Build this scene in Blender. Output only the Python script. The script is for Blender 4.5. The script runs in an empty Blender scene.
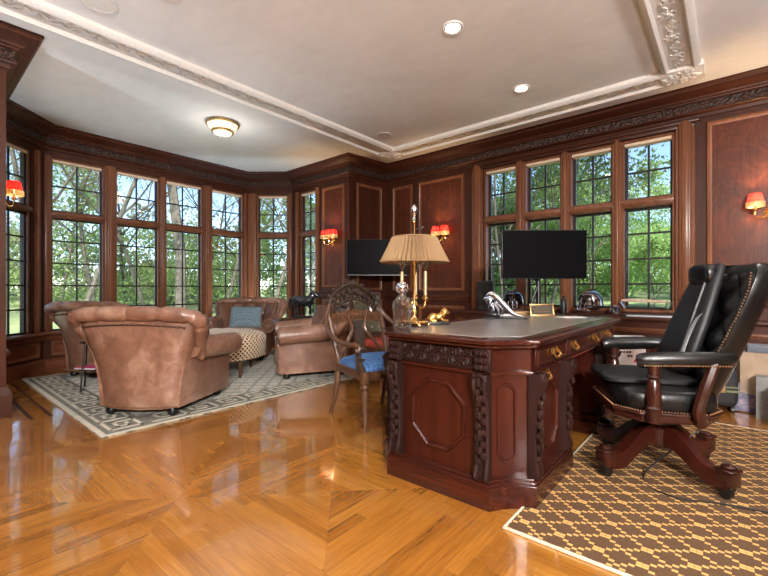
import bpy, bmesh, math, random
from mathutils import Vector, Matrix, noise
sc = bpy.context.scene
COL = sc.collection
PI = math.pi
SKY_STR = 0.24
SUN_STR = 8.0
EXPOSURE = 0.87
UPW = 150
UPB = 62
random.seed(7)

# ------------------------------------------------------------------ camera
CAM_H = 1.03
YAW = math.radians(40.2)
cam_data = bpy.data.cameras.new('camera')
cam_data.sensor_width = 36.0
cam_data.lens = 36.0 * 410.0 / 768.0
cam_data.clip_start = 0.05
cam_data.clip_end = 400
cam = bpy.data.objects.new('camera', cam_data)
cam.location = (0, 0, CAM_H)
cam.rotation_euler = (PI / 2, 0, YAW)
cam_data.shift_y = 1.0 / 768.0
COL.objects.link(cam)
sc.camera = cam

# ------------------------------------------------------------------ node helpers
class S:
    """a shader value with arithmetic"""
    def __init__(s, nt, sock): s.nt, s.k = nt, sock
    def op(s, o, *a):
        n = s.nt.nodes.new('ShaderNodeMath'); n.operation = o
        for i, x in enumerate((s,) + a):
            if isinstance(x, S): s.nt.links.new(x.k, n.inputs[i])
            else: n.inputs[i].default_value = x
        return S(s.nt, n.outputs[0])
    def __add__(s, o): return s.op('ADD', o)
    def __radd__(s, o): return s.op('ADD', o)
    def __sub__(s, o): return s.op('SUBTRACT', o)
    def __mul__(s, o): return s.op('MULTIPLY', o)
    def __rmul__(s, o): return s.op('MULTIPLY', o)
    def __truediv__(s, o): return s.op('DIVIDE', o)
    def floor(s): return s.op('FLOOR')
    def fract(s): return s.op('FRACT')
    def abs(s): return s.op('ABSOLUTE')
    def gt(s, o): return s.op('GREATER_THAN', o)
    def lt(s, o): return s.op('LESS_THAN', o)
    def mx(s, o): return s.op('MAXIMUM', o)
    def mn(s, o): return s.op('MINIMUM', o)
    def sin(s): return s.op('SINE')
    def pw(s, o): return s.op('POWER', o)
    def wrapc(s, p): return ((s / p + 0.5).fract() - 0.5) * p

class MT:
    def __init__(s, name):
        s.m = bpy.data.materials.new(name); s.m.use_nodes = True
        s.nt = s.m.node_tree; s.b = s.nt.nodes['Principled BSDF']
        s.tc = s.nt.nodes.new('ShaderNodeTexCoord')
    def n(s, t, **kw):
        x = s.nt.nodes.new(t)
        for k, v in kw.items(): setattr(x, k, v)
        return x
    def link(s, a, b):
        s.nt.links.new(a.k if isinstance(a, S) else a, b)
    def val(s, sock): return S(s.nt, sock)
    def obj(s): return s.tc.outputs['Object']
    def xyz(s, vec=None):
        x = s.n('ShaderNodeSeparateXYZ'); s.link(vec or s.obj(), x.inputs[0])
        return [S(s.nt, o) for o in x.outputs]
    def comb(s, x, y, z=0.0):
        c = s.n('ShaderNodeCombineXYZ')
        for i, v in enumerate((x, y, z)):
            if isinstance(v, S): s.link(v, c.inputs[i])
            else: c.inputs[i].default_value = v
        return c.outputs[0]
    def mapv(s, scale=(1, 1, 1), vec=None, rot=(0, 0, 0)):
        x = s.n('ShaderNodeMapping'); s.link(vec or s.obj(), x.inputs[0])
        x.inputs['Scale'].default_value = scale; x.inputs['Rotation'].default_value = rot
        return x.outputs[0]
    def noise(s, vec, scale=5, detail=4, rough=.55, dist=0.0):
        x = s.n('ShaderNodeTexNoise'); s.link(vec, x.inputs['Vector'])
        x.inputs['Scale'].default_value = scale; x.inputs['Detail'].default_value = detail
        x.inputs['Roughness'].default_value = rough; x.inputs['Distortion'].default_value = dist
        return S(s.nt, x.outputs[0])
    def voro(s, vec, scale=5, out='Distance', feature='F1'):
        x = s.n('ShaderNodeTexVoronoi', feature=feature); s.link(vec, x.inputs['Vector'])
        x.inputs['Scale'].default_value = scale
        return S(s.nt, x.outputs[out])
    def white(s, vec):
        x = s.n('ShaderNodeTexWhiteNoise'); s.link(vec, x.inputs['Vector'])
        return S(s.nt, x.outputs[0])
    def ramp(s, fac, stops, interp='LINEAR'):
        r = s.n('ShaderNodeValToRGB'); s.link(fac, r.inputs[0]); cr = r.color_ramp; cr.interpolation = interp
        while len(cr.elements) < len(stops): cr.elements.new(0.5)
        for e, (p, c) in zip(cr.elements, stops): e.position = p; e.color = (c[0], c[1], c[2], 1)
        return r.outputs[0]
    def mix(s, fac, a, b, mode='MIX'):
        x = s.n('ShaderNodeMix', data_type='RGBA', blend_type=mode)
        if isinstance(fac, S): s.link(fac, x.inputs[0])
        else: x.inputs[0].default_value = fac
        for v, i in ((a, 6), (b, 7)):
            if isinstance(v, tuple): x.inputs[i].default_value = (v[0], v[1], v[2], 1)
            else: s.link(v, x.inputs[i])
        return x.outputs[2]
    def bump(s, h, strength=.3, dist=.01):
        x = s.n('ShaderNodeBump'); x.inputs['Strength'].default_value = strength; x.inputs['Distance'].default_value = dist
        s.link(h, x.inputs['Height']); s.link(x.outputs[0], s.b.inputs['Normal'])
    def col(s, c):
        if isinstance(c, tuple): s.b.inputs['Base Color'].default_value = (c[0], c[1], c[2], 1)
        else: s.link(c, s.b.inputs['Base Color'])
    def set(s, rough=None, metal=None, coat=None, coat_rough=None, spec=None, trans=None, ior=None, sheen=None, emit=None, estr=None, sss=None):
        b = s.b.inputs
        for k, v in (('Roughness', rough), ('Metallic', metal), ('Coat Weight', coat), ('Coat Roughness', coat_rough), ('Specular IOR Level', spec),
                     ('Transmission Weight', trans), ('IOR', ior), ('Sheen Weight', sheen), ('Emission Strength', estr)):
            if v is None: continue
            if isinstance(v, S): s.link(v, b[k])
            else: b[k].default_value = v
        if emit: b['Emission Color'].default_value = (*emit, 1)
        return s.m

def srgb(r, g, b):
    f = lambda v: (v / 255 / 12.92) if v / 255 <= .04045 else ((v / 255 + .055) / 1.055) ** 2.4
    return (f(r), f(g), f(b))

def plain(name, c, rough=.5, metal=0.0, coat=0.0, var=.12, scale=30):
    t = MT(name)
    n = t.noise(t.obj(), scale, 3)
    a = tuple(x * (1 - var) for x in c); b_ = tuple(min(1, x * (1 + var)) for x in c)
    t.col(t.ramp(n, [(.3, a), (.7, b_)]))
    return t.set(rough=rough, metal=metal, coat=coat, coat_rough=.08)

def wood(name, dark, mid, light, axis=2, scale=1.0, rough=.40, coat=.10, burl=0.0, bump=.06):
    t = MT(name)
    sc3 = [9.0 * scale] * 3; sc3[axis] = .55 * scale
    v = t.mapv(tuple(sc3))
    n1 = t.noise(v, 1.6, 6, .6, .6 + burl * 1.5)
    sc4 = [70.0 * scale] * 3; sc4[axis] = 2.0 * scale
    n2 = t.noise(t.mapv(tuple(sc4)), 1.0, 3, .6)
    big = t.noise(t.obj(), .9 + burl * 2, 3)
    if burl:
        v2 = t.noise(t.mapv((3.2, 3.2, 1.8)), 1.2, 5, .6, 2.4)
        rings = (v2 * 26.0).sin() * .5 + .5
        f = n1 * .42 + rings * .11 + n2 * .20 + big * .25
    else:
        f = n1 * .5 + n2 * .25 + big * .25
    t.col(t.ramp(f, [(.25, dark), (.5, mid), (.78, light)]))
    if bump: t.bump(n2, bump, .003)
    return t.set(rough=rough, coat=coat, coat_rough=.22, spec=.2)

M = {}
M['mahogany'] = wood('mahogany_panelling', (.018, .0055, .003), (.050, .0145, .007), (.105, .032, .015), 2)
M['mahogany_x'] = wood('mahogany_rail', (.018, .0055, .003), (.050, .0145, .007), (.105, .032, .015), 0)
M['mahogany_y'] = wood('mahogany_rail_long', (.018, .0055, .003), (.050, .0145, .007), (.105, .032, .015), 1)
M['sash'] = wood('window_wood', (.075, .026, .012), (.165, .062, .029), (.30, .13, .065), 2, rough=.32, coat=.3)  # mahogany tone lightened to carry the daylight on frames and soffits
M['wainscot'] = wood('lit_wainscot_mahogany', (.065, .019, .009), (.14, .043, .019), (.23, .08, .036), 1, rough=.3, coat=.3)  # lighter mahogany copy, stands in for light coming up off the floor
M['sash_dark'] = plain('dark_window_bars', (.012, .009, .008), .4)
M['burl'] = wood('figured_mahogany', (.028, .0065, .003), (.082, .0195, .007), (.170, .045, .016), 2, burl=1.0, rough=.42, coat=.12)
M['carved_dark'] = plain('carved_frieze_wood', (.028, .011, .007), .4, coat=.3, var=.4, scale=14)
M['desk'] = wood('desk_mahogany', (.010, .0022, .0015), (.031, .0054, .003), (.066, .0125, .006), 2, rough=.30, coat=.4)
M['desk_x'] = wood('desk_mahogany_plinth', (.011, .0028, .002), (.034, .0068, .0038), (.074, .0165, .008), 0, rough=.24, coat=.6)
M['desk_carving'] = wood('desk_carving_wood', (.005, .0018, .0012), (.015, .0042, .0026), (.035, .011, .006), 2, rough=.62, coat=0.0, scale=3)
M['walnut'] = wood('carved_walnut', (.035, .015, .007), (.08, .036, .017), (.15, .075, .038), 2, scale=2, rough=.35, coat=.4)
M['walnut_dark'] = wood('dark_walnut_carving', (.013, .008, .005), (.03, .0165, .010), (.07, .042, .028), 2, scale=4, rough=.35, coat=.4)
M['redwood'] = wood('red_mahogany', (.010, .003, .002), (.028, .0068, .004), (.06, .015, .008), 2, scale=2, rough=.25, coat=.7)
M['brass'] = plain('polished_brass', (.80, .52, .20), .22, 1.0, var=.1)
M['gold'] = plain('gilt_metal', (.72, .43, .13), .3, 1.0, var=.25, scale=50)
M['aged_brass'] = plain('aged_brass', (.45, .28, .11), .35, 1.0, var=.3)
M['nail'] = plain('brass_nail_heads', (.32, .17, .09), .45, 1.0)
M['black'] = plain('black_plastic', (.010, .010, .011), .42)
M['black_metal'] = plain('black_metal', (.012, .011, .010), .35, .4)
M['chrome'] = plain('silver_metal', (.62, .64, .68), .16, 1.0, var=.3, scale=20)
M['pewter'] = plain('dark_silver_metal', (.36, .39, .44), .2, 1.0, var=.5, scale=18)
M['bronze'] = plain('dark_bronze', (.028, .034, .045), .22, .55, coat=.5, var=.6, scale=22)
M['plaster'] = plain('white_plaster_moulding', srgb(218, 216, 211), .7, var=.06, scale=40)
M['cream_strip'] = plain('cream_head_strip', srgb(214, 190, 166), .8, var=.05)
M['dark_stud'] = plain('dark_nail_heads', (.07, .035, .022), .5, .5)
M['white'] = plain('white_paint', (.75, .74, .71), .5, var=.04)
M['paper'] = plain('white_paper', (.72, .71, .70), .7, var=.05)
M['ink'] = plain('black_ink', (.03, .03, .03), .6)
M['red'] = plain('red_cloth', (.55, .02, .015), .7)
M['card'] = plain('kraft_cardboard', (.34, .25, .17), .8, var=.2, scale=6)
M['slate'] = plain('blue_grey_board', (.07, .085, .11), .5)
M['dark_disc'] = plain('dark_felt', (.02, .02, .02), .8)

def screen():
    t = MT('black_screen'); t.col((.004, .004, .0045)); return t.set(rough=.35, spec=.02)
M['screen'] = screen()

def ceiling_mat():
    t = MT('mottled_ceiling_plaster')
    n = t.noise(t.mapv((1, 1, 1)), 1.4, 6, .6, .8)
    n2 = t.noise(t.mapv((1, 2.2, 1)), 5, 6, .65)
    f = n * .6 + n2 * .4
    t.col(t.ramp(f, [(.3, srgb(216, 216, 215)), (.7, srgb(234, 234, 233))]))
    t.bump(n2, .15, .01)
    return t.set(rough=.8)
M['ceiling'] = ceiling_mat()

def floor_mat():
    t = MT('oak_parquet')
    x, y, z = t.xyz()
    P = 1.06
    dx = (x + 2.08).wrapc(P); dy = (y - .89).wrapc(P)
    d = dx.abs().gt(dy.abs())                      # 1: boards run along x
    nd = d * -1.0 + 1.0
    across = y * d + x * nd
    along = x * d + y * nd
    W = P / 17.0
    row = (across / W).floor()
    fr = (across / W).fract()
    off = t.white(t.comb(row, d, 3.0))
    seg = (along / .85 + off).floor()
    sfr = (along / .85 + off).fract()
    tone = t.white(t.comb(row, seg, d))
    g = t.noise(t.comb(across * 60.0, along * 3.0, tone * 40.0), 1.0, 5, .65, .3)
    g2 = t.noise(t.comb(across * 220.0, along * 9.0, tone * 40.0), 1.0, 2, .6)
    f = g * .5 + tone * .22 + g2 * .22 + d * .07
    base = t.ramp(f, [(.2, srgb(104, 59, 17)), (.48, srgb(148, 93, 31)), (.8, srgb(180, 124, 52))])
    gap = (fr - .5).abs().gt(.485).mx((sfr - .5).abs().gt(.4975))
    mit = (dx.abs() - dy.abs()).abs().lt(.003)
    gap = gap.mx(mit * .5)
    base = t.mix(gap * .3, base, srgb(86, 54, 26))
    t.col(base)
    w = t.noise(t.obj(), 2.5, 3)
    t.bump(g2 * .3 - gap * .5, .035, .003)
    t.b.inputs['Coat IOR'].default_value = 1.9
    return t.set(rough=w * .12 + .2, coat=1.0, coat_rough=.055, spec=.5)
M['floor'] = floor_mat()

def leather(name, a, b, c, rough=.42, scale=7, coat=.15):
    t = MT(name)
    n = t.noise(t.obj(), scale, 6, .65, .5)
    n2 = t.noise(t.obj(), scale * .3, 3, .5)
    v = t.voro(t.obj(), 160)
    t.col(t.ramp(n * .55 + n2 * .45, [(.3, a), (.5, b), (.68, c)]))
    t.bump(v + n * .6, .18, .003)
    return t.set(rough=rough, coat=coat, coat_rough=.3, spec=.35 if coat == 0 else .5)
M['leather'] = leather('distressed_tan_leather', srgb(84, 56, 42), srgb(130, 94, 75), srgb(174, 142, 122), rough=.36, coat=.25)
M['leather_dark'] = leather('worn_brown_leather', srgb(66, 41, 30), srgb(98, 66, 49), srgb(128, 95, 77), rough=.34, coat=.2)
M['black_leather'] = leather('black_leather', (.003, .003, .003), (.005, .005, .005), (.010, .010, .0095), .27, 9, .0)
M['tuft_leather'] = leather('tufted_black_leather', (.008, .008, .008), (.012, .012, .012), (.02, .02, .02), .22, 9, .3)  # blacks lifted to stand in for highlights on the tufts
M['pad_leather'] = leather('black_cushion_vinyl', (.005, .005, .0055), (.008, .008, .0085), (.014, .014, .0145), .5, 9, .0)
M['grey_trim'] = plain('grey_vinyl', (.10, .10, .105), .45)
M['desk_leather'] = leather('desk_leather_inset', (.15, .13, .115), (.21, .185, .165), (.28, .25, .225), .2, 5, .5)

def fabric(name, a, b, scale=60, kind='weave'):
    t = MT(name)
    x, y, z = t.xyz()
    w = ((x + y) * scale * 3.0).sin() * ((x - y + z) * scale * 3.0).sin() * .5 + .5
    n = t.noise(t.obj(), 22, 4)
    t.col(t.ramp(w * .5 + n * .5, [(.3, a), (.7, b)]))
    t.bump(w, .25, .002)
    return t.set(rough=.9)
M['blue_fabric'] = fabric('blue_woven_fabric', (.018, .062, .19), (.065, .16, .34), 30)
M['blue_pillow'] = fabric('grey_blue_cloth', (.10, .16, .20), (.19, .27, .32), 40)
M['rug_edge'] = plain('rug_binding', srgb(196, 188, 168), .95)
M['key_grey'] = plain('dark_grey_wool', srgb(112, 110, 100), .95, var=.2)
M['key_light'] = plain('pale_wool', srgb(190, 186, 170), .95, var=.12)

def check_fabric():
    t = MT('diamond_check_fabric')
    tx = t.n('ShaderNodeUVMap')
    x, y, z = t.xyz(tx.outputs[0])
    a = ((x * 1.0 + y) * 1.0).fract(); b = ((x * 1.0 - y) * 1.0).fract()
    m = (a - .5).abs().lt(.31) * (b - .5).abs().lt(.31)
    n = t.noise(t.obj(), 40, 3)
    t.col(t.mix(m, t.ramp(n, [(.3, srgb(196, 172, 140)), (.7, srgb(222, 202, 172))]), srgb(78, 50, 36)))
    return t.set(rough=.85, sheen=.2)
M['check'] = check_fabric()

def tapestry():
    t = MT('floral_tapestry')
    n = t.noise(t.obj(), 9, 5, .6, 1.5)
    v = t.voro(t.obj(), 13)
    c = t.ramp(n, [(.32, srgb(60, 66, 50)), (.47, srgb(120, 116, 88)), (.56, srgb(74, 84, 66)), (.68, srgb(176, 160, 130))])
    c = t.mix(v.lt(.22) * .8, c, srgb(206, 190, 168))
    t.col(c); t.bump(n, .2, .003)
    return t.set(rough=.9)
M['tapestry'] = tapestry()

def rug_lattice():
    t = MT('brown_lattice_rug')
    x, y, z = t.xyz()
    c = .0165
    xs = (x / (c * 1.273)).floor() * (c * 1.273); ys = (y / c).floor() * c
    p = .1155
    a = ((xs * .78555 + ys) / p + .03).fract(); b = ((xs * .78555 - ys) / p + .03).fract()
    l = (a - .5).abs().gt(.425).mx((b - .5).abs().gt(.425))
    dash = (((x / (c * 1.273)).fract() - .5).abs().lt(.47)) * ((y / c).fract() - .5).abs().lt(.43)
    l = l * dash
    n = t.noise(t.obj(), 90, 3); n2 = t.noise(t.obj(), 500, 2)
    g = t.ramp(n * .5 + n2 * .5, [(.3, srgb(66, 42, 20)), (.7, srgb(92, 64, 36))])
    t.col(t.mix(l, g, srgb(204, 160, 94)))
    t.bump(n2 + l * .5, .4, .004)
    return t.set(rough=.85)
M['rug_lattice'] = rug_lattice()

def rug_field():
    t = MT('grey_patterned_rug_field')
    x, y, z = t.xyz()
    c = .022
    xs = (x / c).floor() * c; ys = (y / c).floor() * c
    p = .19
    a = ((xs + ys) / p).fract(); b = ((xs - ys) / p).fract()
    l = (a - .5).abs().gt(.40).mx((b - .5).abs().gt(.40))
    w = t.white(t.comb(xs, ys, 0.0))
    n2 = t.noise(t.obj(), 400, 2)
    dk = t.ramp(w * .6 + n2 * .4, [(.3, srgb(84, 86, 74)), (.7, srgb(128, 128, 112))])
    lt = t.ramp(w * .5 + n2 * .5, [(.3, srgb(146, 144, 126)), (.7, srgb(180, 176, 156))])
    t.col(t.mix(l, lt, dk))
    t.bump(n2, .4, .004)
    return t.set(rough=.92, sheen=.2)
M['rug_field'] = rug_field()

def pane():
    t = MT('window_glass')
    nt = t.nt; nt.nodes.remove(t.b)
    tr = t.n('ShaderNodeBsdfTransparent'); gl = t.n('ShaderNodeBsdfGlossy'); gl.inputs['Roughness'].default_value = .02
    lw = t.n('ShaderNodeLayerWeight'); fr = t.val(lw.outputs['Facing']).pw(5.0) * .5 + .035
    mx = t.n('ShaderNodeMixShader'); t.link(fr, mx.inputs[0]); t.link(tr.outputs[0], mx.inputs[1]); t.link(gl.outputs[0], mx.inputs[2])
    tr.inputs[0].default_value = (.96, .97, .97, 1)
    t.link(mx.outputs[0], nt.nodes['Material Output'].inputs[0])
    return t.m
M['pane'] = pane()

def glass(name, tint=(1, 1, 1), w=.75):
    t = MT(name); nt = t.nt
    t.col(tint); t.set(rough=.03, trans=1.0, ior=1.45)
    tr = t.n('ShaderNodeBsdfTransparent'); tr.inputs[0].default_value = (*tint, 1)
    mx = t.n('ShaderNodeMixShader'); mx.inputs[0].default_value = w
    t.link(tr.outputs[0], mx.inputs[1]); t.link(t.b.outputs[0], mx.inputs[2]); t.link(mx.outputs[0], nt.nodes['Material Output'].inputs[0])
    return t.m
M['glass'] = glass('clear_glass', (.95, .96, .97), .7)
M['acrylic'] = glass('clear_acrylic', (.93, .96, .96), .45)

def shade(name, c, trans=.5, pleat=0.0):
    t = MT(name); nt = t.nt
    n = t.noise(t.obj(), 60, 3)
    cc = t.ramp(n, [(.3, tuple(x * .9 for x in c)), (.7, c)])
    t.col(cc); t.set(rough=.85)
    tl = t.n('ShaderNodeBsdfTranslucent'); t.link(cc, tl.inputs[0])
    mx = t.n('ShaderNodeMixShader'); mx.inputs[0].default_value = trans
    t.link(t.b.outputs[0], mx.inputs[1]); t.link(tl.outputs[0], mx.inputs[2]); t.link(mx.outputs[0], nt.nodes['Material Output'].inputs[0])
    return t.m
M['shade_tan'] = shade('pleated_tan_silk', srgb(142, 114, 80), .15)
M['shade_red'] = shade('red_silk_shade', (.50, .012, .012), .35)
M['shade_cream'] = shade('cream_bead_fringe', (.85, .68, .42), .6)
M['alabaster'] = shade('amber_lit_glass', (.9, .75, .5), .65)

def emit(name, c, s):
    t = MT(name); t.col((.8, .8, .8)); return t.set(emit=c, estr=s)
M['bulb'] = emit('lit_bulb', (1, .72, .38), 9)
M['downlight'] = emit('lit_downlight_lens', (1, .93, .82), 14)
M['lamp_glass'] = emit('lit_lamp_glass', (1, .78, .45), .62)

def leafmat(name, a, b, trans=.45):
    t = MT(name); nt = t.nt
    oi = t.n('ShaderNodeObjectInfo')
    n = t.noise(t.obj(), 1.7, 3); w = t.noise(t.obj(), 19, 2)
    c = t.ramp(n * .45 + w * .4 + t.val(oi.outputs['Random']) * .15, [(.3, a), (.7, b)])
    t.col(c); t.set(rough=.6, spec=.2)
    tl = t.n('ShaderNodeBsdfTranslucent'); t.link(c, tl.inputs[0])
    mx = t.n('ShaderNodeMixShader'); mx.inputs[0].default_value = trans
    t.link(t.b.outputs[0], mx.inputs[1]); t.link(tl.outputs[0], mx.inputs[2]); t.link(mx.outputs[0], nt.nodes['Material Output'].inputs[0])
    return t.m
M['leaf_spring'] = leafmat('spring_leaves', (.18, .27, .08), (.46, .58, .26))
M['leaf_bright'] = leafmat('bright_leaves', (.15, .28, .07), (.43, .60, .23))
M['leaf_dark'] = leafmat('evergreen_leaves', (.045, .09, .03), (.16, .24, .09))
M['leaf_wood'] = leafmat('woodland_undergrowth', (.20, .22, .13), (.44, .48, .30))
M['bark'] = plain('grey_bark', (.09, .075, .06), .9, var=.45, scale=9)
M['bark_pale'] = plain('pale_bark', (.14, .12, .095), .9, var=.45, scale=9)
def lawn():
    t = MT('spring_lawn')
    n = t.noise(t.obj(), .35, 5); n2 = t.noise(t.obj(), 9, 4)
    c = t.ramp(n * .5 + n2 * .5, [(.3, (.13, .14, .08)), (.48, (.19, .24, .10)), (.62, (.27, .33, .15)), (.75, (.30, .25, .20))])
    t.col(c); return t.set(rough=.95)
M['lawn'] = lawn()

# ------------------------------------------------------------------ mesh builder
class B:
    def __init__(s): s.bm = bmesh.new(); s.m = Matrix.Identity(4); s.uv = None
    def at(s, loc=(0, 0, 0), rz=0, rx=0, ry=0):
        s.m = Matrix.Translation(loc) @ Matrix.Rotation(rz, 4, 'Z') @ Matrix.Rotation(ry, 4, 'Y') @ Matrix.Rotation(rx, 4, 'X'); return s
    def v(s, p): return s.bm.verts.new(s.m @ Vector(p))
    def f(s, vs):
        try: return s.bm.faces.new(vs)
        except ValueError: return None
    def box(s, x0, x1, y0, y1, z0, z1, bev=0, seg=1):
        vs = [s.v(p) for p in ((x0, y0, z0), (x1, y0, z0), (x1, y1, z0), (x0, y1, z0), (x0, y0, z1), (x1, y0, z1), (x1, y1, z1), (x0, y1, z1))]
        fs = [s.f([vs[i] for i in q]) for q in ((0, 3, 2, 1), (4, 5, 6, 7), (0, 1, 5, 4), (1, 2, 6, 5), (2, 3, 7, 6), (3, 0, 4, 7))]
        if bev:
            es = list({e for f in fs for e in f.edges})
            bmesh.ops.bevel(s.bm, geom=es, offset=bev, segments=seg, affect='EDGES', profile=.5)
        return s
    def prism(s, poly, z0, z1, bev=0):
        """poly: xy outline counter-clockwise"""
        a = [s.v((x, y, z0)) for x, y in poly]; b = [s.v((x, y, z1)) for x, y in poly]
        fs = [s.f(a[::-1]), s.f(b)]
        n = len(poly)
        for i in range(n): fs.append(s.f([a[i], a[(i + 1) % n], b[(i + 1) % n], b[i]]))
        if bev:
            es = list({e for e in fs[1].edges} | {e for e in fs[0].edges})
            bmesh.ops.bevel(s.bm, geom=es, offset=bev, segments=2, affect='EDGES', profile=.5)
        return s
    def loft(s, rings, closed=True, cap=True):
        R = [[s.v(p) for p in r] for r in rings]
        n = len(rings[0])
        for i in range(len(R) - 1):
            for j in range(n if closed else n - 1):
                s.f([R[i][j], R[i][(j + 1) % n], R[i + 1][(j + 1) % n], R[i + 1][j]])
        if cap and closed:
            s.f(R[0][::-1]); s.f(R[-1])
        return R
    def lathe(s, prof, n=20, c=(0, 0, 0)):
        rings = [[(c[0] + r * math.cos(2 * PI * j / n), c[1] + r * math.sin(2 * PI * j / n), c[2] + z) for j in range(n)] for r, z in prof]
        s.loft(rings); return s
    def cyl(s, p0, p1, r0, r1=None, n=12):
        return s.tube([p0, p1], [r0, r0 if r1 is None else r1], n)
    def tube(s, pts, r, n=8, closed=False, flat=None):
        pts = [Vector(p) for p in pts]; k = len(pts)
        rs = r if isinstance(r, (list, tuple)) else [r] * k
        rings = []; up = None
        for i, p in enumerate(pts):
            if closed: t = pts[(i + 1) % k] - pts[i - 1]
            else: t = pts[min(i + 1, k - 1)] - pts[max(i - 1, 0)]
            if t.length < 1e-9: t = Vector((0, 0, 1))
            t.normalize()
            if up is None:
                up = Vector((0, 0, 1)) if abs(t.z) < .9 else Vector((0, 1, 0))
            u = up - t * up.dot(t)
            if u.length < 1e-6: u = t.orthogonal()
            u.normalize(); w = t.cross(u); up = u
            a, b_ = rs[i], rs[i] * (flat or 1)
            rings.append([p + u * (a * math.cos(2 * PI * j / n)) + w * (b_ * math.sin(2 * PI * j / n)) for j in range(n)])
        if closed:
            R = [[s.v(q) for q in rg] for rg in rings]
            for i in range(k):
                for j in range(n): s.f([R[i][j], R[i][(j + 1) % n], R[(i + 1) % k][(j + 1) % n], R[(i + 1) % k][j]])
        else: s.loft(rings)
        return s
    def sph(s, c, r, n=10, e1=1.0, e2=1.0, rz=0, m=None):
        """ellipsoid, or superellipsoid when e < 1"""
        if not isinstance(r, (tuple, list)): r = (r, r, r)
        m = m or max(4, n // 2 + 1)
        sp = lambda v, e: math.copysign(abs(v) ** e, v)
        cz, sz = math.cos(rz), math.sin(rz)
        def pt(a, b):
            x = r[0] * sp(math.cos(a), e1) * sp(math.cos(b), e2); y = r[1] * sp(math.cos(a), e1) * sp(math.sin(b), e2); z = r[2] * sp(math.sin(a), e1)
            return (c[0] + x * cz - y * sz, c[1] + x * sz + y * cz, c[2] + z)
        bot = s.v(pt(-PI / 2, 0)); top = s.v(pt(PI / 2, 0))
        R = [[s.v(pt(-PI / 2 + PI * i / m, 2 * PI * j / n)) for j in range(n)] for i in range(1, m)]
        for j in range(n):
            k = (j + 1) % n
            s.f([bot, R[0][k], R[0][j]]); s.f([top, R[-1][j], R[-1][k]])
            for i in range(len(R) - 1): s.f([R[i][j], R[i][k], R[i + 1][k], R[i + 1][j]])
        return s
    def grid(s, fn, nu, nv):
        R = [[s.v(fn(i / nu, j / nv)) for j in range(nv + 1)] for i in range(nu + 1)]
        for i in range(nu):
            for j in range(nv): s.f([R[i][j], R[i + 1][j], R[i + 1][j + 1], R[i][j + 1]])
        return s
    def sweep(s, prof, path, closed=False):
        """prof: closed outline [(d, z)], d = offset to the LEFT of the xy path; mitred corners"""
        n = len(path); P = [Vector(p) for p in path]
        rings = []
        for i in range(n):
            a = P[i] - P[i - 1] if (closed or i > 0) else P[1] - P[0]
            b_ = P[(i + 1) % n] - P[i] if (closed or i < n - 1) else a
            a = a.normalized(); b_ = b_.normalized()
            na = Vector((-a.y, a.x)); nb = Vector((-b_.y, b_.x))
            mi = (na + nb); mi = mi.normalized() if mi.length > 1e-6 else na
            k = 1.0 / max(.2, mi.dot(na))
            rings.append([(P[i].x + mi.x * d * k, P[i].y + mi.y * d * k, z) for d, z in prof])
        if closed:
            R = [[s.v(q) for q in rg] for rg in rings]; m = len(prof)
            for i in range(n):
                for j in range(m): s.f([R[i][j], R[i][(j + 1) % m], R[(i + 1) % n][(j + 1) % m], R[(i + 1) % n][j]])
        else: s.loft(rings)
        return s
    def build(s, name, mat, parent=None, smooth=True, ang=38, loc=None):
        bmesh.ops.recalc_face_normals(s.bm, faces=s.bm.faces[:])
        if smooth:
            lim = math.radians(ang)
            for f in s.bm.faces: f.smooth = True
            for e in s.bm.edges:
                if len(e.link_faces) == 2 and e.calc_face_angle(0) > lim: e.smooth = False
        me = bpy.data.meshes.new(name); s.bm.to_mesh(me); s.bm.free()
        for m_ in (mat if isinstance(mat, list) else [mat]): me.materials.append(m_)
        o = bpy.data.objects.new(name, me); COL.objects.link(o)
        if parent is not None: o.parent = parent
        if loc is not None: o.location = loc
        return o

def tag(o, label=None, cat=None, group=None, kind=None):
    if label: o['label'] = label
    if cat: o['category'] = cat
    if group: o['group'] = group
    if kind: o['kind'] = kind
    return o
def thing(name, label, cat, loc=(0, 0, 0), rz=0, group=None):
    o = bpy.data.objects.new(name, None); COL.objects.link(o)
    o.empty_display_size = .1
    o.location = loc; o.rotation_euler = (0, 0, rz)
    return tag(o, label, cat, group)
def kids(o): return [c for c in COL.objects if c.parent is o]
def copy_tree(o, loc, rz=0, label=None, group=None):
    c = o.copy(); COL.objects.link(c); c.location = loc; c.rotation_euler = (0, 0, rz)
    if label: c['label'] = label
    if group: c['group'] = group
    for ch in kids(o):
        d = ch.copy(); COL.objects.link(d); d.parent = c
        for g in kids(ch):
            e = g.copy(); COL.objects.link(e); e.parent = d
    return c
def struct(b, name, mat, parent=None, **k):
    o = b.build(name, mat, parent, **k)
    o['kind'] = 'structure'
    return o
def sempty(name, loc=(0, 0, 0), rz=0):
    o = bpy.data.objects.new(name, None); COL.objects.link(o); o.location = loc; o.rotation_euler = (0, 0, rz); o['kind'] = 'structure'
    return o
def spline(pts, k=6, closed=False):
    P = [Vector(p) for p in pts]; n = len(P); out = []
    for i in range(n if closed else n - 1):
        g = lambda j: P[j % n] if closed else P[min(max(j, 0), n - 1)]
        a, b_, c, d = g(i - 1), g(i), g(i + 1), g(i + 2)
        for q in range(k):
            t = q / k
            out.append(.5 * ((2 * b_) + (c - a) * t + (2 * a - 5 * b_ + 4 * c - d) * t * t + (3 * b_ - a - 3 * c + d) * t ** 3))
    if not closed: out.append(P[-1])
    return out
def lerp(a, b, t): return a + (b - a) * t
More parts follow.
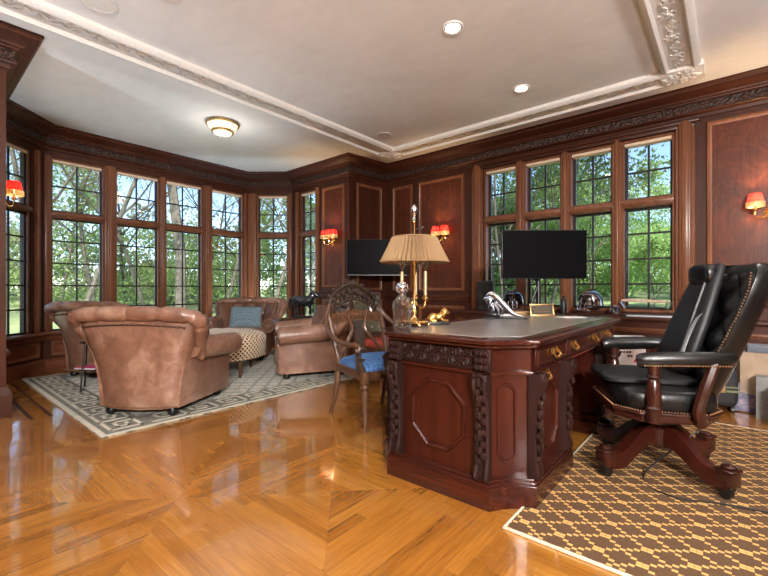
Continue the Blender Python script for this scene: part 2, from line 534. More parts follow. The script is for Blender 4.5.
# ------------------------------------------------------------------ room shell
CEIL = 3.08
WY = 5.35
PTS = [(3.2, WY), (-4.46, WY), (-4.56, 4.55), (-6.0, 4.56), (-6.63, 4.033), (-6.63, 1.18), (-6.007, .557), (-4.45, .557), (-4.45, -2.6), (3.2, -2.6)]
WOOD_FRAME = lambda p, q: math.atan2(q[1] - p[1], q[0] - p[0])

b = B(); b.box(-9.4, 3.6, -3.0, 5.7, -.2, 0)
fl = struct(b, 'floor', M['floor'])
# inlaid dark strips along the alcove side
b = B(); b.box(-5.98, -4.2, .785, .81, .0002, .0016); struct(b, 'trim_5', M['mahogany_x'])
b = B(); b.box(-5.98, -4.2, .665, .69, .0002, .0016); struct(b, 'trim_6', M['mahogany_x'])
b = B(); b.box(-7.2, 3.6, -3.0, 5.7, CEIL, CEIL + .2); struct(b, 'ceiling', M['ceiling'])

def wall_local(bd, p, q):
    bd.m = Matrix.Translation((p[0], p[1], 0)) @ Matrix.Rotation(WOOD_FRAME(p, q), 4, 'Z')
    return bd
def wall(name, p, q, holes=(), t=.24, ext=(0, 0), mat='mahogany'):
    """slab behind the interior face p-q (room on the left of p->q) with rectangular holes (s0, s1, z0, z1)"""
    L = math.hypot(q[0] - p[0], q[1] - p[1])
    bd = wall_local(B(), p, q)
    xs = sorted({-ext[0], L + ext[1]} | {h[0] for h in holes} | {h[1] for h in holes})
    for a, c in zip(xs, xs[1:]):
        hh = sorted([h for h in holes if h[0] <= a + 1e-6 and h[1] >= c - 1e-6], key=lambda h: h[2])
        z = 0
        for h in hh:
            if h[2] > z: bd.box(a, c, -t, 0, z, h[2])
            z = h[3]
        if z < CEIL: bd.box(a, c, -t, 0, z, CEIL)
    bmesh.ops.remove_doubles(bd.bm, verts=bd.bm.verts[:], dist=1e-5)
    return struct(bd, name, M[mat], smooth=False)

PAN_PROF = [(0, 0), (0, .012), (.008, .024), (.02, .026), (.03, .016), (.042, .012), (.05, .004), (.05, 0)]
def panel(w, p, q, s0, s1, z0, z1, mat='burl', prof=PAN_PROF, lift=0.0):
    """moulded frame and raised field on an interior wall face"""
    base = Matrix.Translation((p[0], p[1], 0)) @ Matrix.Rotation(WOOD_FRAME(p, q), 4, 'Z') @ Matrix(((1, 0, 0, 0), (0, 0, 1, lift), (0, 1, 0, 0), (0, 0, 0, 1)))
    bd = B(); bd.m = base
    bd.sweep(prof, [(s0, z0), (s1, z0), (s1, z1), (s0, z1)], closed=True)
    struct(bd, 'panel_moulding', M['sash'], w)
    bd = B(); bd.m = base
    bd.box(s0 + .045, s1 - .045, z0 + .045, z1 - .045, 0, .007, .004)
    struct(bd, 'wall_panel', M[mat], w)

WN = [0]
def window(p, q, s0, s1, zs, depth, rows, mat_sash='sash', handle=False, bar=.0095, edge=.018, strip_h=.035):
    """leaded casement: zs = [(z0, z1) lower light, (z0, z1) upper light] are the glass openings"""
    WN[0] += 1
    root = sempty('window_%d' % WN[0], (p[0], p[1], 0), WOOD_FRAME(p, q))
    f = B()
    # wooden lining of the opening and the rail between the two lights
    zb, zt = zs[0][0] - .03, zs[-1][1] + .03
    e = .03
    f.box(s0 - e, s0, -depth - .05, -.02, zb, zt, .004); f.box(s1, s1 + e, -depth - .05, -.02, zb, zt, .004)
    f.box(s0, s1, -depth - .06, -.02, zb, zs[0][0], .004); f.box(s0, s1, -depth - .06, -.02, zs[-1][1], zt, .004)
    f.box(s0, s1, -depth - .06, -.01, zs[0][1], zs[1][0], .006)
    f.box(s0 - .02, s1 + .02, -.03, .012, zs[0][1] + .015, zs[1][0] - .015, .006, 2)
    f.box(s0 - .02, s1 + .02, -.03, .022, zs[0][1] + .03, zs[1][0] - .03, .006, 2)
    struct(f, 'window_frame', M[mat_sash], root)
    k = B(); g = B()
    for (z0, z1), nr in zip(zs, rows):
        for a, c in ((s0, s0 + edge), (s1 - edge, s1)): k.box(a, c, -depth - .02, -depth + .018, z0, z1, .004)
        for a, c in ((z0, z0 + edge), (z1 - edge, z1)): k.box(s0 + edge, s1 - edge, -depth - .02, -depth + .018, a, c, .004)
        sm = (s0 + s1) / 2
        k.box(sm - bar, sm + bar, -depth - .012, -depth + .012, z0, z1, .003)
        for i in range(1, nr):
            z = lerp(z0, z1, i / nr); k.box(s0, s1, -depth - .011, -depth + .011, z - bar, z + bar, .003)
        g.box(s0 + .005, s1 - .005, -depth - .003, -depth + .003, z0 + .005, z1 - .005)
    h = B(); h.box(s0 + .004, s1 - .004, -depth + .02, -.024, zs[-1][1] - strip_h, zs[-1][1] - .001, .004)  # cream strip across the head of the opening
    struct(h, 'head_strip', M['cream_strip'], root)
    struct(k, 'muntin_bars', M['sash_dark'], root)
    struct(g, 'window_pane', M['pane'], root, smooth=False)
    if handle:
        h = B(); sx = s1 - .012
        h.box(sx - .012, sx + .012, -depth + .018, -depth + .03, .78, .88, .004); h.tube([(sx, -depth + .03, .83), (sx, -depth + .06, .835), (sx - .05, -depth + .065, .85)], .009, 8)
        struct(h, 'window_handle', M['sash_dark'], root)
    return root

# window wall behind the desk --------------------------------------------------
pB, qB = (3.2, WY), (-4.5, WY)
sB = lambda x: 3.2 - x
gl = [(-2.645, -2.215), (-2.075, -1.64), (-1.505, -1.065), (-.935, -.48)]
holes = [(sB(b_) - .03, sB(a) + .03, .77, 2.72) for a, b_ in gl]
wB = wall('wall_back', pB, qB, sorted(holes), ext=(.3, .3))
for a, c in gl: window(pB, qB, sB(c), sB(a), [(.80, 1.95), (2.05, 2.69)], .14, (4, 2), bar=.011, edge=.026)
# mullion pilasters and casing
b = wall_local(B(), pB, qB)
for a, c in ((-2.19, -2.10), (-1.615, -1.53), (-1.04, -.96)):
    b.box(sB(c) - .008, sB(a) + .008, -.005, .012, .74, 2.72, .004); b.box(sB(c) + .02, sB(a) - .02, 0, .034, .74, 2.74, .012, 3)
for x0, x1 in ((-2.85, -2.68), (-.45, -.28)):
    b.box(sB(x1), sB(x0), -.005, .02, .74, 2.79, .006); b.box(sB(x1) + .03, sB(x0) - .03, 0, .045, .74, 2.79, .014, 3); b.box(sB(x1) + .055, sB(x0) - .055, 0, .06, .74, 2.79, .01, 2)
struct(b, 'trim_7', M['sash'])
b = wall_local(B(), pB, qB)
b.box(sB(-.28), sB(-2.85), -.005, .03, 2.725, 2.77, .008, 2); b.box(sB(-.24), sB(-2.89), -.005, .05, 2.765, 2.80, .01, 2)
struct(b, 'trim_8', M['mahogany_x'])
panel(wB, pB, qB, sB(-2.98), sB(-3.79), 1.0, 2.72)
panel(wB, pB, qB, sB(-3.92), sB(-4.32), 1.0, 2.72)
panel(wB, pB, qB, sB(-2.98), sB(-3.79), .22, .78)
panel(wB, pB, qB, sB(-3.92), sB(-4.32), .22, .78)
panel(wB, pB, qB, sB(.95), sB(-.19), .98, 2.74)
panel(wB, pB, qB, sB(2.2), sB(1.1), .98, 2.74)
b = wall_local(B(), pB, qB); b.box(sB(-2.9), sB(-4.49), -.005, .035, .85, .93, .012, 2); b.box(sB(-2.9), sB(-4.49), 0, .05, .90, .925, .01, 2)
b.box(sB(3.1), sB(-.2), -.005, .035, .85, .93, .012, 2)
struct(b, 'trim_9', M['mahogany_x'])
# deep window ledge with panelled front
b = B(); b.box(-2.98, 3.1, 5.06, WY - .002, 0, .69); lg = struct(b, 'trim_10', M['mahogany_x'])
for x0 in (-2.9, -2.05, -1.2, -.35, .5, 1.35): panel(lg, (3.2, 5.06), (-4.5, 5.06), sB(x0 + .78), sB(x0), .16, .62, mat='mahogany_x')
b = B(); b.box(-3.0, 3.12, 5.03, WY + .13, .692, .732, .01, 2); struct(b, 'trim_11', M['mahogany_x'])
# television wall
p_, q_ = PTS[1], PTS[2]
w = wall('wall_left', p_, q_, ext=(0, -.13)); panel(w, p_, q_, .12, .66, 1.0, 2.72, mat='mahogany'); panel(w, p_, q_, .12, .66, .22, .86, mat='mahogany')
# panelled alcove wall with one window
p_, q_ = PTS[2], PTS[3]
sA = lambda x: -4.56 - x
w = wall('wall_alcove', p_, q_, [(sA(-5.38) - .03, sA(-5.78) + .03, .47, 2.72)], t=.13, ext=(0, .0))
window(p_, q_, sA(-5.38), sA(-5.78), [(.49, 1.95), (2.04, 2.70)], .07, (5, 2))
panel(w, p_, q_, .10, .62, 1.05, 2.70); panel(w, p_, q_, .10, .62, .22, .86, mat='wainscot')
b = wall_local(B(), p_, q_); b.box(-.04, .80, -.005, .035, .90, .98, .012, 2); b.box(-.05, .8, 0, .05, .955, .985, .01, 2); struct(b, 'trim_12', M['mahogany_x'])
b = wall_local(B(), p_, q_)
for s0, s1 in ((.71, .79), (1.25, 1.33)): b.box(s0, s1, -.005, .02, .47, 2.74, .006, 2); b.box(s0 + .02, s1 - .02, 0, .045, .47, 2.74, .012, 3)
struct(b, 'trim_13', M['sash'])
# angled bay walls
def angled(name, p, q, s0, s1, handle=False):
    w = wall(name, p, q, [(s0 - .03, s1 + .03, .47, 2.72)], t=.13, ext=(.05, .05))
    window(p, q, s0, s1, [(.49, 1.95), (2.04, 2.70)], .07, (5, 2), handle=handle)
    return w
L_ = math.hypot(PTS[4][0] - PTS[3][0], PTS[4][1] - PTS[3][1])
angled('wall_bay_far', PTS[3], PTS[4], .105, .62)
angled('wall_bay_near', PTS[5], PTS[6], .22, .68, True)
for i, (p_, q_, dd) in enumerate(((PTS[3], PTS[4], (.02, .075, .65, .80)), (PTS[5], PTS[6], (.08, .16, .74, .82)))):
    b = wall_local(B(), p_, q_)
    for s0, s1 in ((dd[0], dd[1]), (dd[2], dd[3])): b.box(s0, s1, -.005, .02, .47, 2.74, .006, 2); b.box(s0 + .018, s1 - .018, 0, .04, .47, 2.74, .012, 3)
    struct(b, 'trim_%d' % (14 + i), M['sash'])
# long bay wall, glass positions given by y
p_, q_ = PTS[4], PTS[5]
sL = lambda y: 4.033 - y
bay = [(3.405, 3.95), (2.67, 3.215), (2.0, 2.545), (1.27, 1.825)]
wL = wall('wall_bay', p_, q_, [(sL(c) - .03, sL(a) + .03, .47, 2.72) for a, c in bay], t=.14, ext=(.05, .05))
for a, c in bay: window(p_, q_, sL(c), sL(a), [(.49, 1.95), (2.04, 2.70)], .10, (5, 2))
b = wall_local(B(), p_, q_)
for y0, y1 in ((3.215, 3.405), (2.545, 2.67), (1.825, 2.0)):
    c = (y0 + y1) / 2; h = (y1 - y0) / 2 - .022
    b.box(sL(c + h), sL(c - h), -.005, .014, .47, 2.74, .005, 2)
    b.box(sL(c + h * .72), sL(c - h * .72), 0, .040, .47, 2.74, .014, 3); b.box(sL(c + h * .3), sL(c - h * .3), 0, .052, .47, 2.74, .010, 3)
for y0, y1 in ((3.975, 4.03), (1.19, 1.25)): b.box(sL(y1), sL(y0), -.005, .02, .47, 2.74, .006, 2)
struct(b, 'trim_16', M['sash'])
# sills and low panelling of the bay
path = [PTS[2], PTS[3], PTS[4], PTS[5], PTS[6], (-4.85, .557)]
b = B(); b.sweep([(-.12, .44), (.05, .44), (.075, .452), (.08, .47), (.07, .486), (-.12, .486)], [(-5.25, 4.55)] + path[1:]); struct(b, 'trim_17', M['sash'])
b = B(); b.sweep([(-.01, .38), (.03, .38), (.045, .41), (.05, .438), (-.01, .438)], [(-5.25, 4.55)] + path[1:]); struct(b, 'trim_18', M['wainscot'])
BASE = [(-.01, 0), (.035, 0), (.035, .11), (.026, .13), (.012, .145), (-.01, .15)]
b = B(); b.sweep(BASE, [(-4.5, 5.34)] + path); struct(b, 'baseboard_bay', M['wainscot'])
for k, (y0, y1) in enumerate(((1.25, 1.95), (2.0, 2.6), (2.65, 3.25), (3.3, 3.9))): panel(wL, p_, q_, sL(y1), sL(y0), .17, .37, mat='wainscot')
for w_, a, c in ((bpy.data.objects['wall_bay_near'], PTS[5], PTS[6]), (bpy.data.objects['wall_bay_far'], PTS[3], PTS[4])): panel(w_, a, c, .08, .78, .17, .37, mat='wainscot')
# near-left return, left wall of the main room, unseen walls behind the camera
wall('wall_return', PTS[6], PTS[7], ext=(.1, -.3))
w = wall('wall_front_left', PTS[7], PTS[8], ext=(0, .3))
panel(w, PTS[7], PTS[8], .14, 1.1, .98, 2.72)
b = B(); b.sweep([(-.01, 0), (.034, 0), (.034, .17), (.028, .20), (.016, .225), (.01, .24), (-.01, .24)], [(-5.0, .557), PTS[7], (-4.45, -2.58)]); struct(b, 'baseboard_left', M['mahogany_y'])
wall('wall_rear', PTS[8], PTS[9], ext=(0, .3)); wall('wall_right', PTS[9], PTS[0], ext=(0, 0))

# wooden cornice with carved frieze around the whole room
b = B(); b.sweep([(-.01, 3.079), (.20, 3.079), (.205, 3.06), (.19, 3.05), (.185, 3.035), (.15, 3.02), (.12, 2.995), (.10, 2.985), (.095, 2.97), (.075, 2.965), (.07, 2.95), (.055, 2.945), (-.01, 2.945)], PTS, closed=True)
struct(b, 'trim_1', M['mahogany_x'])
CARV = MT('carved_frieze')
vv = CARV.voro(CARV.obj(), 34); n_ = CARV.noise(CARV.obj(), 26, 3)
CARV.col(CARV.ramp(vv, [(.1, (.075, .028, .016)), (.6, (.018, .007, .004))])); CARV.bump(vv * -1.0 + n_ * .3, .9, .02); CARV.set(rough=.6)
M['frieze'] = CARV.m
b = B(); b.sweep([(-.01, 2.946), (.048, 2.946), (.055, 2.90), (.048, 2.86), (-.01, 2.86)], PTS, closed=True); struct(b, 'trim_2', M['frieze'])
b = B(); b.sweep([(-.01, 2.862), (.06, 2.862), (.062, 2.848), (.05, 2.838), (.03, 2.83), (.022, 2.80), (-.01, 2.80)], PTS, closed=True); struct(b, 'trim_3', M['mahogany_x'])

# plaster ribs on the ceiling: three straight runs with ornament
def rib(name, p, q, wd):
    L = math.hypot(q[0] - p[0], q[1] - p[1]); bd = wall_local(B(), p, q); h = wd / 2
    C = CEIL
    for sgn in (-1, 1):
        pr = [(sgn * h, C + .001), (sgn * h, C - .03), (sgn * (h - .02), C - .05), (sgn * (h - .045), C - .055), (sgn * (h - .06), C - .04), (sgn * (h - .065), C - .025), (sgn * (h - .09), C - .022), (sgn * (h - .09), C + .001)]
        bd.loft([[(0, y, z) for y, z in pr], [(L, y, z) for y, z in pr]])
    bd.box(0, L, -h + .08, h - .08, C - .018, C + .001)
    n = int(L / .17); rnd = random.Random(5)
    mw = h - .10
    for i in range(n):
        x0 = (i + .5) * L / n; f = 1 if i % 2 else -1
        pts = [(x0 - .085 + .17 * t, f * mw * .55 * math.sin(2 * PI * t), C - .024) for t in [j / 8 for j in range(9)]]
        bd.tube(pts, .010, 5)
        bd.tube([(x0 + .035 * math.cos(a) * (1 - a / 9), f * mw * .35 + .035 * math.sin(a) * (1 - a / 9), C - .024) for a in [j * .8 for j in range(8)]], .008, 5)
        for j in range(7):
            a = j * 2 * PI / 7 + i
            bd.sph((x0 + .045 * math.cos(a), -f * mw * .42 + mw * .5 * math.sin(a), C - .022), (.022, .010, .012), 6, rz=a)
    return struct(bd, name, M['plaster'])
rib('trim_19', (-3.895, -2.5), (-3.895, 4.62), .33)
rib('trim_20', (-3.73, 4.77), (-.50, 4.77), .30)
rib('trim_21', (-.35, 4.62), (-.35, -2.5), .30)
for i, x in enumerate((-3.895, -.35)):
    b = B(); b.box(x - .17, x + .17, 4.61, 4.93, CEIL - .05, CEIL + .001, .012, 2)
    for j in range(26):
        a = j * 2.4; r = .14 * math.sqrt(j / 26)
        b.sph((x + r * math.cos(a), 4.77 + r * math.sin(a), CEIL - .052), (.026, .013, .014), 6, rz=a)
    struct(b, 'trim_%d' % (22 + i), M['plaster'])
def facemat(o, u, n):
    """(u, v, h) -> o + u*udir + v*Z + h*ndir"""
    return Matrix(((u[0], 0, n[0], o[0]), (u[1], 0, n[1], o[1]), (0, 1, 0, o[2]), (0, 0, 0, 1)))
MOLD = [(0, 0), (0, .010), (.006, .018), (.014, .018), (.020, .008), (.026, .006), (.026, 0)]

# ------------------------------------------------------------------ rugs
t = thing('area_rug', 'grey patterned area rug with a pale key border under the leather armchairs', 'rug', (-4.72, 2.5, 0))
RX, RY = 1.42, 1.60
b = B(); b.box(-RX, RX, -RY, RY, 0, .010, .003); b.build('rug_pile', M['rug_field'], t)
b = B()
for a, c, d, e in ((-RX, RX, -RY, -RY + .035), (-RX, RX, RY - .035, RY), (-RX, -RX + .035, -RY + .035, RY - .035), (RX - .035, RX, -RY + .035, RY - .035)): b.box(a, c, d, e, .0095, .0118)
b.build('border_edge', M['key_light'], t)
b = B()
for a, c, d, e in ((-RX + .04, RX - .04, -RY + .04, -RY + .33), (-RX + .04, RX - .04, RY - .33, RY - .04), (-RX + .04, -RX + .33, -RY + .33, RY - .33), (RX - .33, RX - .04, -RY + .33, RY - .33)): b.box(a, c, d, e, .0095, .0122)
b.build('border_band', M['key_grey'], t)
kb = B()
def key_run(L, place):
    n = round(L / .27); w = L / n; s = .026
    for i in range(n):
        u0 = i * w
        # one squared spiral per repeat, across a band .21 wide
        pts = [(0, 0), (w * .92, 0), (w * .92, .20), (w * .22, .20), (w * .22, .065), (w * .68, .065), (w * .68, .135), (w * .45, .135)]
        for (a, c), (d, e) in zip(pts, pts[1:]):
            place(u0 + min(a, d) - s / 2, u0 + max(a, d) + s / 2, min(c, e) - s / 2, max(c, e) + s / 2)
        place(u0 + w * .92, u0 + w, -s / 2, s / 2)
Z0, Z1 = .0115, .0134
key_run(2 * RX - .16, lambda a, c, d, e: kb.box(-RX + .08 + a, -RX + .08 + c, -RY + .085 + d, -RY + .085 + e, Z0, Z1))
key_run(2 * RX - .16, lambda a, c, d, e: kb.box(RX - .08 - c, RX - .08 - a, RY - .085 - e, RY - .085 - d, Z0, Z1))
key_run(2 * RY - .74, lambda a, c, d, e: kb.box(RX - .085 - e, RX - .085 - d, -RY + .37 + a, -RY + .37 + c, Z0, Z1))
key_run(2 * RY - .74, lambda a, c, d, e: kb.box(-RX + .085 + d, -RX + .085 + e, RY - .37 - c, RY - .37 - a, Z0, Z1))
kb.build('key_pattern_border', M['key_light'], t)

t = thing('lattice_rug', 'brown rug with a stepped yellow lattice under the office chair', 'rug', (.55, 2.86, 0))
b = B(); b.box(-1.29, 1.29, -1.18, 1.16, 0, .010, .003); b.build('rug_pile', M['rug_lattice'], t)
b = B()
for a, c, d, e in ((-1.298, 1.298, -1.188, -1.175), (-1.298, 1.298, 1.155, 1.168), (-1.298, -1.285, -1.175, 1.155), (1.285, 1.298, -1.175, 1.155)): b.box(a, c, d, e, 0, .012, .003)
b.build('bound_edge', M['rug_edge'], t)
RZ = .011

# ------------------------------------------------------------------ partners desk
DX, DY = -1.155, 2.83
t = desk = thing('partners_desk', 'large dark mahogany partners desk with carved brackets and octagonal panels', 'desk', (DX, DY, 0))
OFF = Matrix.Translation((-DX, -DY, 0))
def DB(): x = B(); x.m = OFF.copy(); return x
def cham(x0, x1, y0, y1, c, near=True, far=True, k=.022):
    """outline, counter-clockwise, with hollow cut corners at the near (low y) and / or far end"""
    def arc(a, c_, n=6):
        ax, ay = a; cx, cy = c_; mx, my = (ax + cx) / 2, (ay + cy) / 2
        ox, oy = (x0 + x1) / 2 - mx, (y0 + y1) / 2 - my; l = math.hypot(ox, oy)
        return [(lerp(ax, cx, i / n) + ox / l * k * 4 * (i / n) * (1 - i / n), lerp(ay, cy, i / n) + oy / l * k * 4 * (i / n) * (1 - i / n)) for i in range(n + 1)]
    o = []
    o += arc((x0, y0 + c), (x0 + c, y0)) if near else [(x0, y0)]
    o += arc((x1 - c, y0), (x1, y0 + c)) if near else [(x1, y0)]
    o += arc((x1, y1 - c), (x1 - c, y1)) if far else [(x1, y1)]
    o += arc((x0 + c, y1), (x0, y1 - c)) if far else [(x0, y1)]
    return o
X0, X1 = -1.62, -.69
for near in (True, False):
    ya, yb = (1.755, 2.50) if near else (3.16, 3.905)
    b = DB()
    for z0, z1, i in ((0, .105, 0), (.105, .118, .006), (.118, .13, .016)):
        b.prism(cham(X0 + i, X1 - i, ya + i, yb - i, .16, near, not near), z0, z1, .003)
    pl = b.build('plinth', M['desk_x'], t)
    b = DB(); b.prism(cham(X0 + .045, X1 - .045, ya + .045, yb - .04, .155, near, not near), .128, .625)
    ped = b.build('pedestal', M['desk'], t)
    # octagonal mouldings on the end face and both long sides
    yo = ya + .045 if near else yb - .045
    ny = -1 if near else 1
    def octo(u, v, hw, hh, c): return [(u - hw + c, v - hh), (u + hw - c, v - hh), (u + hw, v - hh + c), (u + hw, v + hh - c), (u + hw - c, v + hh), (u - hw + c, v + hh), (u - hw, v + hh - c), (u - hw, v - hh + c)]
    b = B(); b.m = OFF @ facemat((DX, yo, 0), (1, 0), (0, ny)); b.sweep(MOLD, octo(0, .385, .165, .18, .10), True); b.build('octagonal_moulding', M['desk'], ped)
    ym = (ya + yb) / 2 + (.075 if near else -.075)
    for sx in (-1, 1):
        b = B(); b.m = OFF @ facemat((X1 - .045 if sx > 0 else X0 + .045, ym, 0), (0, sx), (sx, 0)); b.sweep(MOLD, octo(0, .385, .125, .18, .075), True); b.build('octagonal_moulding', M['desk'], ped)
    # raised lozenge mouldings on the cut corners
    for sx in (-1, 1):
        cx = (X1 - .045 - .0825) if sx > 0 else (X0 + .045 + .0825); cy = yo - ny * .0825
        nx_, nyy = sx * .7071, ny * .7071; ux = (-nyy, nx_)
        b = B(); b.m = OFF @ facemat((cx - nx_ * .020, cy - nyy * .020, 0), ux, (nx_, nyy)); b.sweep([(a * .8, c * .9) for a, c in MOLD], octo(0, .385, .05, .19, .034), True); b.build('corner_moulding', M['desk'], ped)
    # carved brackets
    def bracket(x, y, rz):
        c = DB(); c.m = c.m @ Matrix.Translation((x, y, 0)) @ Matrix.Rotation(rz, 4, 'Z')      # outward is -y
        prof = [(.63, .055), (.60, .066), (.565, .062), (.52, .046), (.47, .034), (.40, .030), (.32, .028), (.25, .030), (.20, .036), (.165, .046), (.145, .048), (.13, .040)]
        for k in (-1, 1):
            c.loft([[(k * .026 - .012, 0, z), (k * .026 + .012, 0, z), (k * .026 + .012, -d, z), (k * .026, -d - .006, z), (k * .026 - .012, -d, z)] for z, d in prof])
        c.loft([[(-.03, 0, z), (.03, 0, z), (.03, -d * .75, z), (-.03, -d * .75, z)] for z, d in prof])
        rnd = random.Random(3)
        for i in range(15):
            z = .60 - i * .027; d = .045 if i < 4 else .034
            c.sph(((i % 2 - .5) * .028, -d - .008, z), (.015 + rnd.random() * .006, .014, .020), 7)
            if i % 3 == 0: c.sph((0, -d - .016, z), (.014, .013, .022), 7)
        c.tube([(.036 * math.cos(a) * (1 - a / 12), -.046 - .02 * (1 - a / 12), .60 + .034 * math.sin(a) * (1 - a / 12)) for a in [q * .7 for q in range(13)]], .009, 6)
        c.build('carved_bracket', M['desk_carving'], t)
    for x in (-1.415, -.895): bracket(x, yo, 0 if near else PI)
    for sx in (-1, 1):
        for y in ((ya + .215, yb - .065) if near else (ya + .065, yb - .215)): bracket(X1 - .045 if sx > 0 else X0 + .045, y, sx * PI / 2)
# apron with ledge moulding, carved front frieze, drawers
b = DB(); b.prism(cham(X0 + .04, X1 - .04, 1.795, 3.865, .155), .635, .752); apron = b.build('apron', M['desk'], t)
b = DB(); b.prism(cham(X0 + .022, X1 - .022, 1.777, 3.883, .16), .622, .636, .004); b.build('ledge_moulding', M['desk_x'], t)
for ny, yy in ((-1, 1.795), (1, 3.865)):
    c = B(); c.m = OFF @ facemat((DX, yy, 0), (1, 0), (0, ny))
    c.box(-.29, .29, .642, .748, 0, .008, .003)
    for i in range(13):
        u = -.252 + i * .042; f = 1 if i % 2 else -1
        c.tube([(u + .019 * math.cos(a) * (1 - a / 11), .695 + f * .024 + .024 * math.sin(a) * (1 - a / 11), .012) for a in [q * .75 for q in range(11)]], .0065, 5)
        for j in range(5):
            a = j * 1.256 + i; c.sph((u + .015 * math.cos(a), .695 - f * .026 + .013 * math.sin(a), .011), (.009, .006, .009), 6, rz=a)
    c.build('carved_frieze_panel', M['desk_carving'], apron)
    for sx in (-1, 1):
        c = B(); c.m = OFF @ facemat((DX + sx * .262, yy, 0), (1, 0), (0, ny))
        c.box(-.045, .045, .638, .75, 0, .03, .008, 2)
        for i in range(9): c.sph(((i % 3 - 1) * .022, .66 + (i // 3) * .034, .034), (.014, .018, .014), 7)
        c.build('carved_block', M['desk_carving'], apron)
def bail(parent, m):
    h = B(); h.m = m
    h.tube(spline([(-.042, .012, .012), (-.04, -.012, .026), (-.015, -.02, .03), (.015, -.02, .03), (.04, -.012, .026), (.042, .012, .012)], 4), .0055, 6)
    for k in (-1, 1):
        h.sph((k * .042, .010, .008), (.017, .019, .008), 8); h.sph((k * .03, .024, .006), (.011, .009, .006), 8)
    h.sph((0, -.018, .03), (.012, .01, .009), 8); h.sph((0, .006, .004), (.02, .012, .005), 8)
    h.build('drawer_handle', M['gold'], parent)
for sx in (-1, 1):
    xs = X1 - .04 if sx > 0 else X0 + .04
    for ya, yb, hs in ((1.99, 2.46, (2.24,)), (2.50, 3.16, (2.58, 3.06)), (3.20, 3.67, (3.44,))):
        d = B(); d.m = OFF @ facemat((xs, (ya + yb) / 2, 0), (0, sx), (sx, 0)); w = (yb - ya) / 2
        d.box(-w, w, .645, .742, 0, .012, .004); d.sweep([(a * .5, c_ * .5 + .012) for a, c_ in MOLD], [(-w + .012, .655), (w - .012, .655), (w - .012, .732), (-w + .012, .732)], True)
        dr = d.build('drawer', M['desk'], t)
        for hy in hs: bail(dr, OFF @ facemat((xs + sx * .012, hy, .695), (0, sx), (sx, 0)))
    for hy in (2.14, 3.52):
        bail(t, OFF @ facemat((X1 - .044 if sx > 0 else X0 + .044, hy, .59), (0, sx), (sx, 0)))
b = DB(); b.prism(cham(X0 + .0, X1 + .0, 1.75, 3.91, .175), .752, .772, .008); b.prism(cham(X0 - .018, X1 + .018, 1.728, 3.932, .18), .771, .792, .008); top = b.build('desk_top', M['desk_x'], t)
b = DB(); b.prism(cham(X0 + .10, X1 - .10, 1.85, 3.81, .15), .7915, .7935, .0005); b.build('leather_inset', M['desk_leather'], top)
DZ = .7922; LZ = .7937

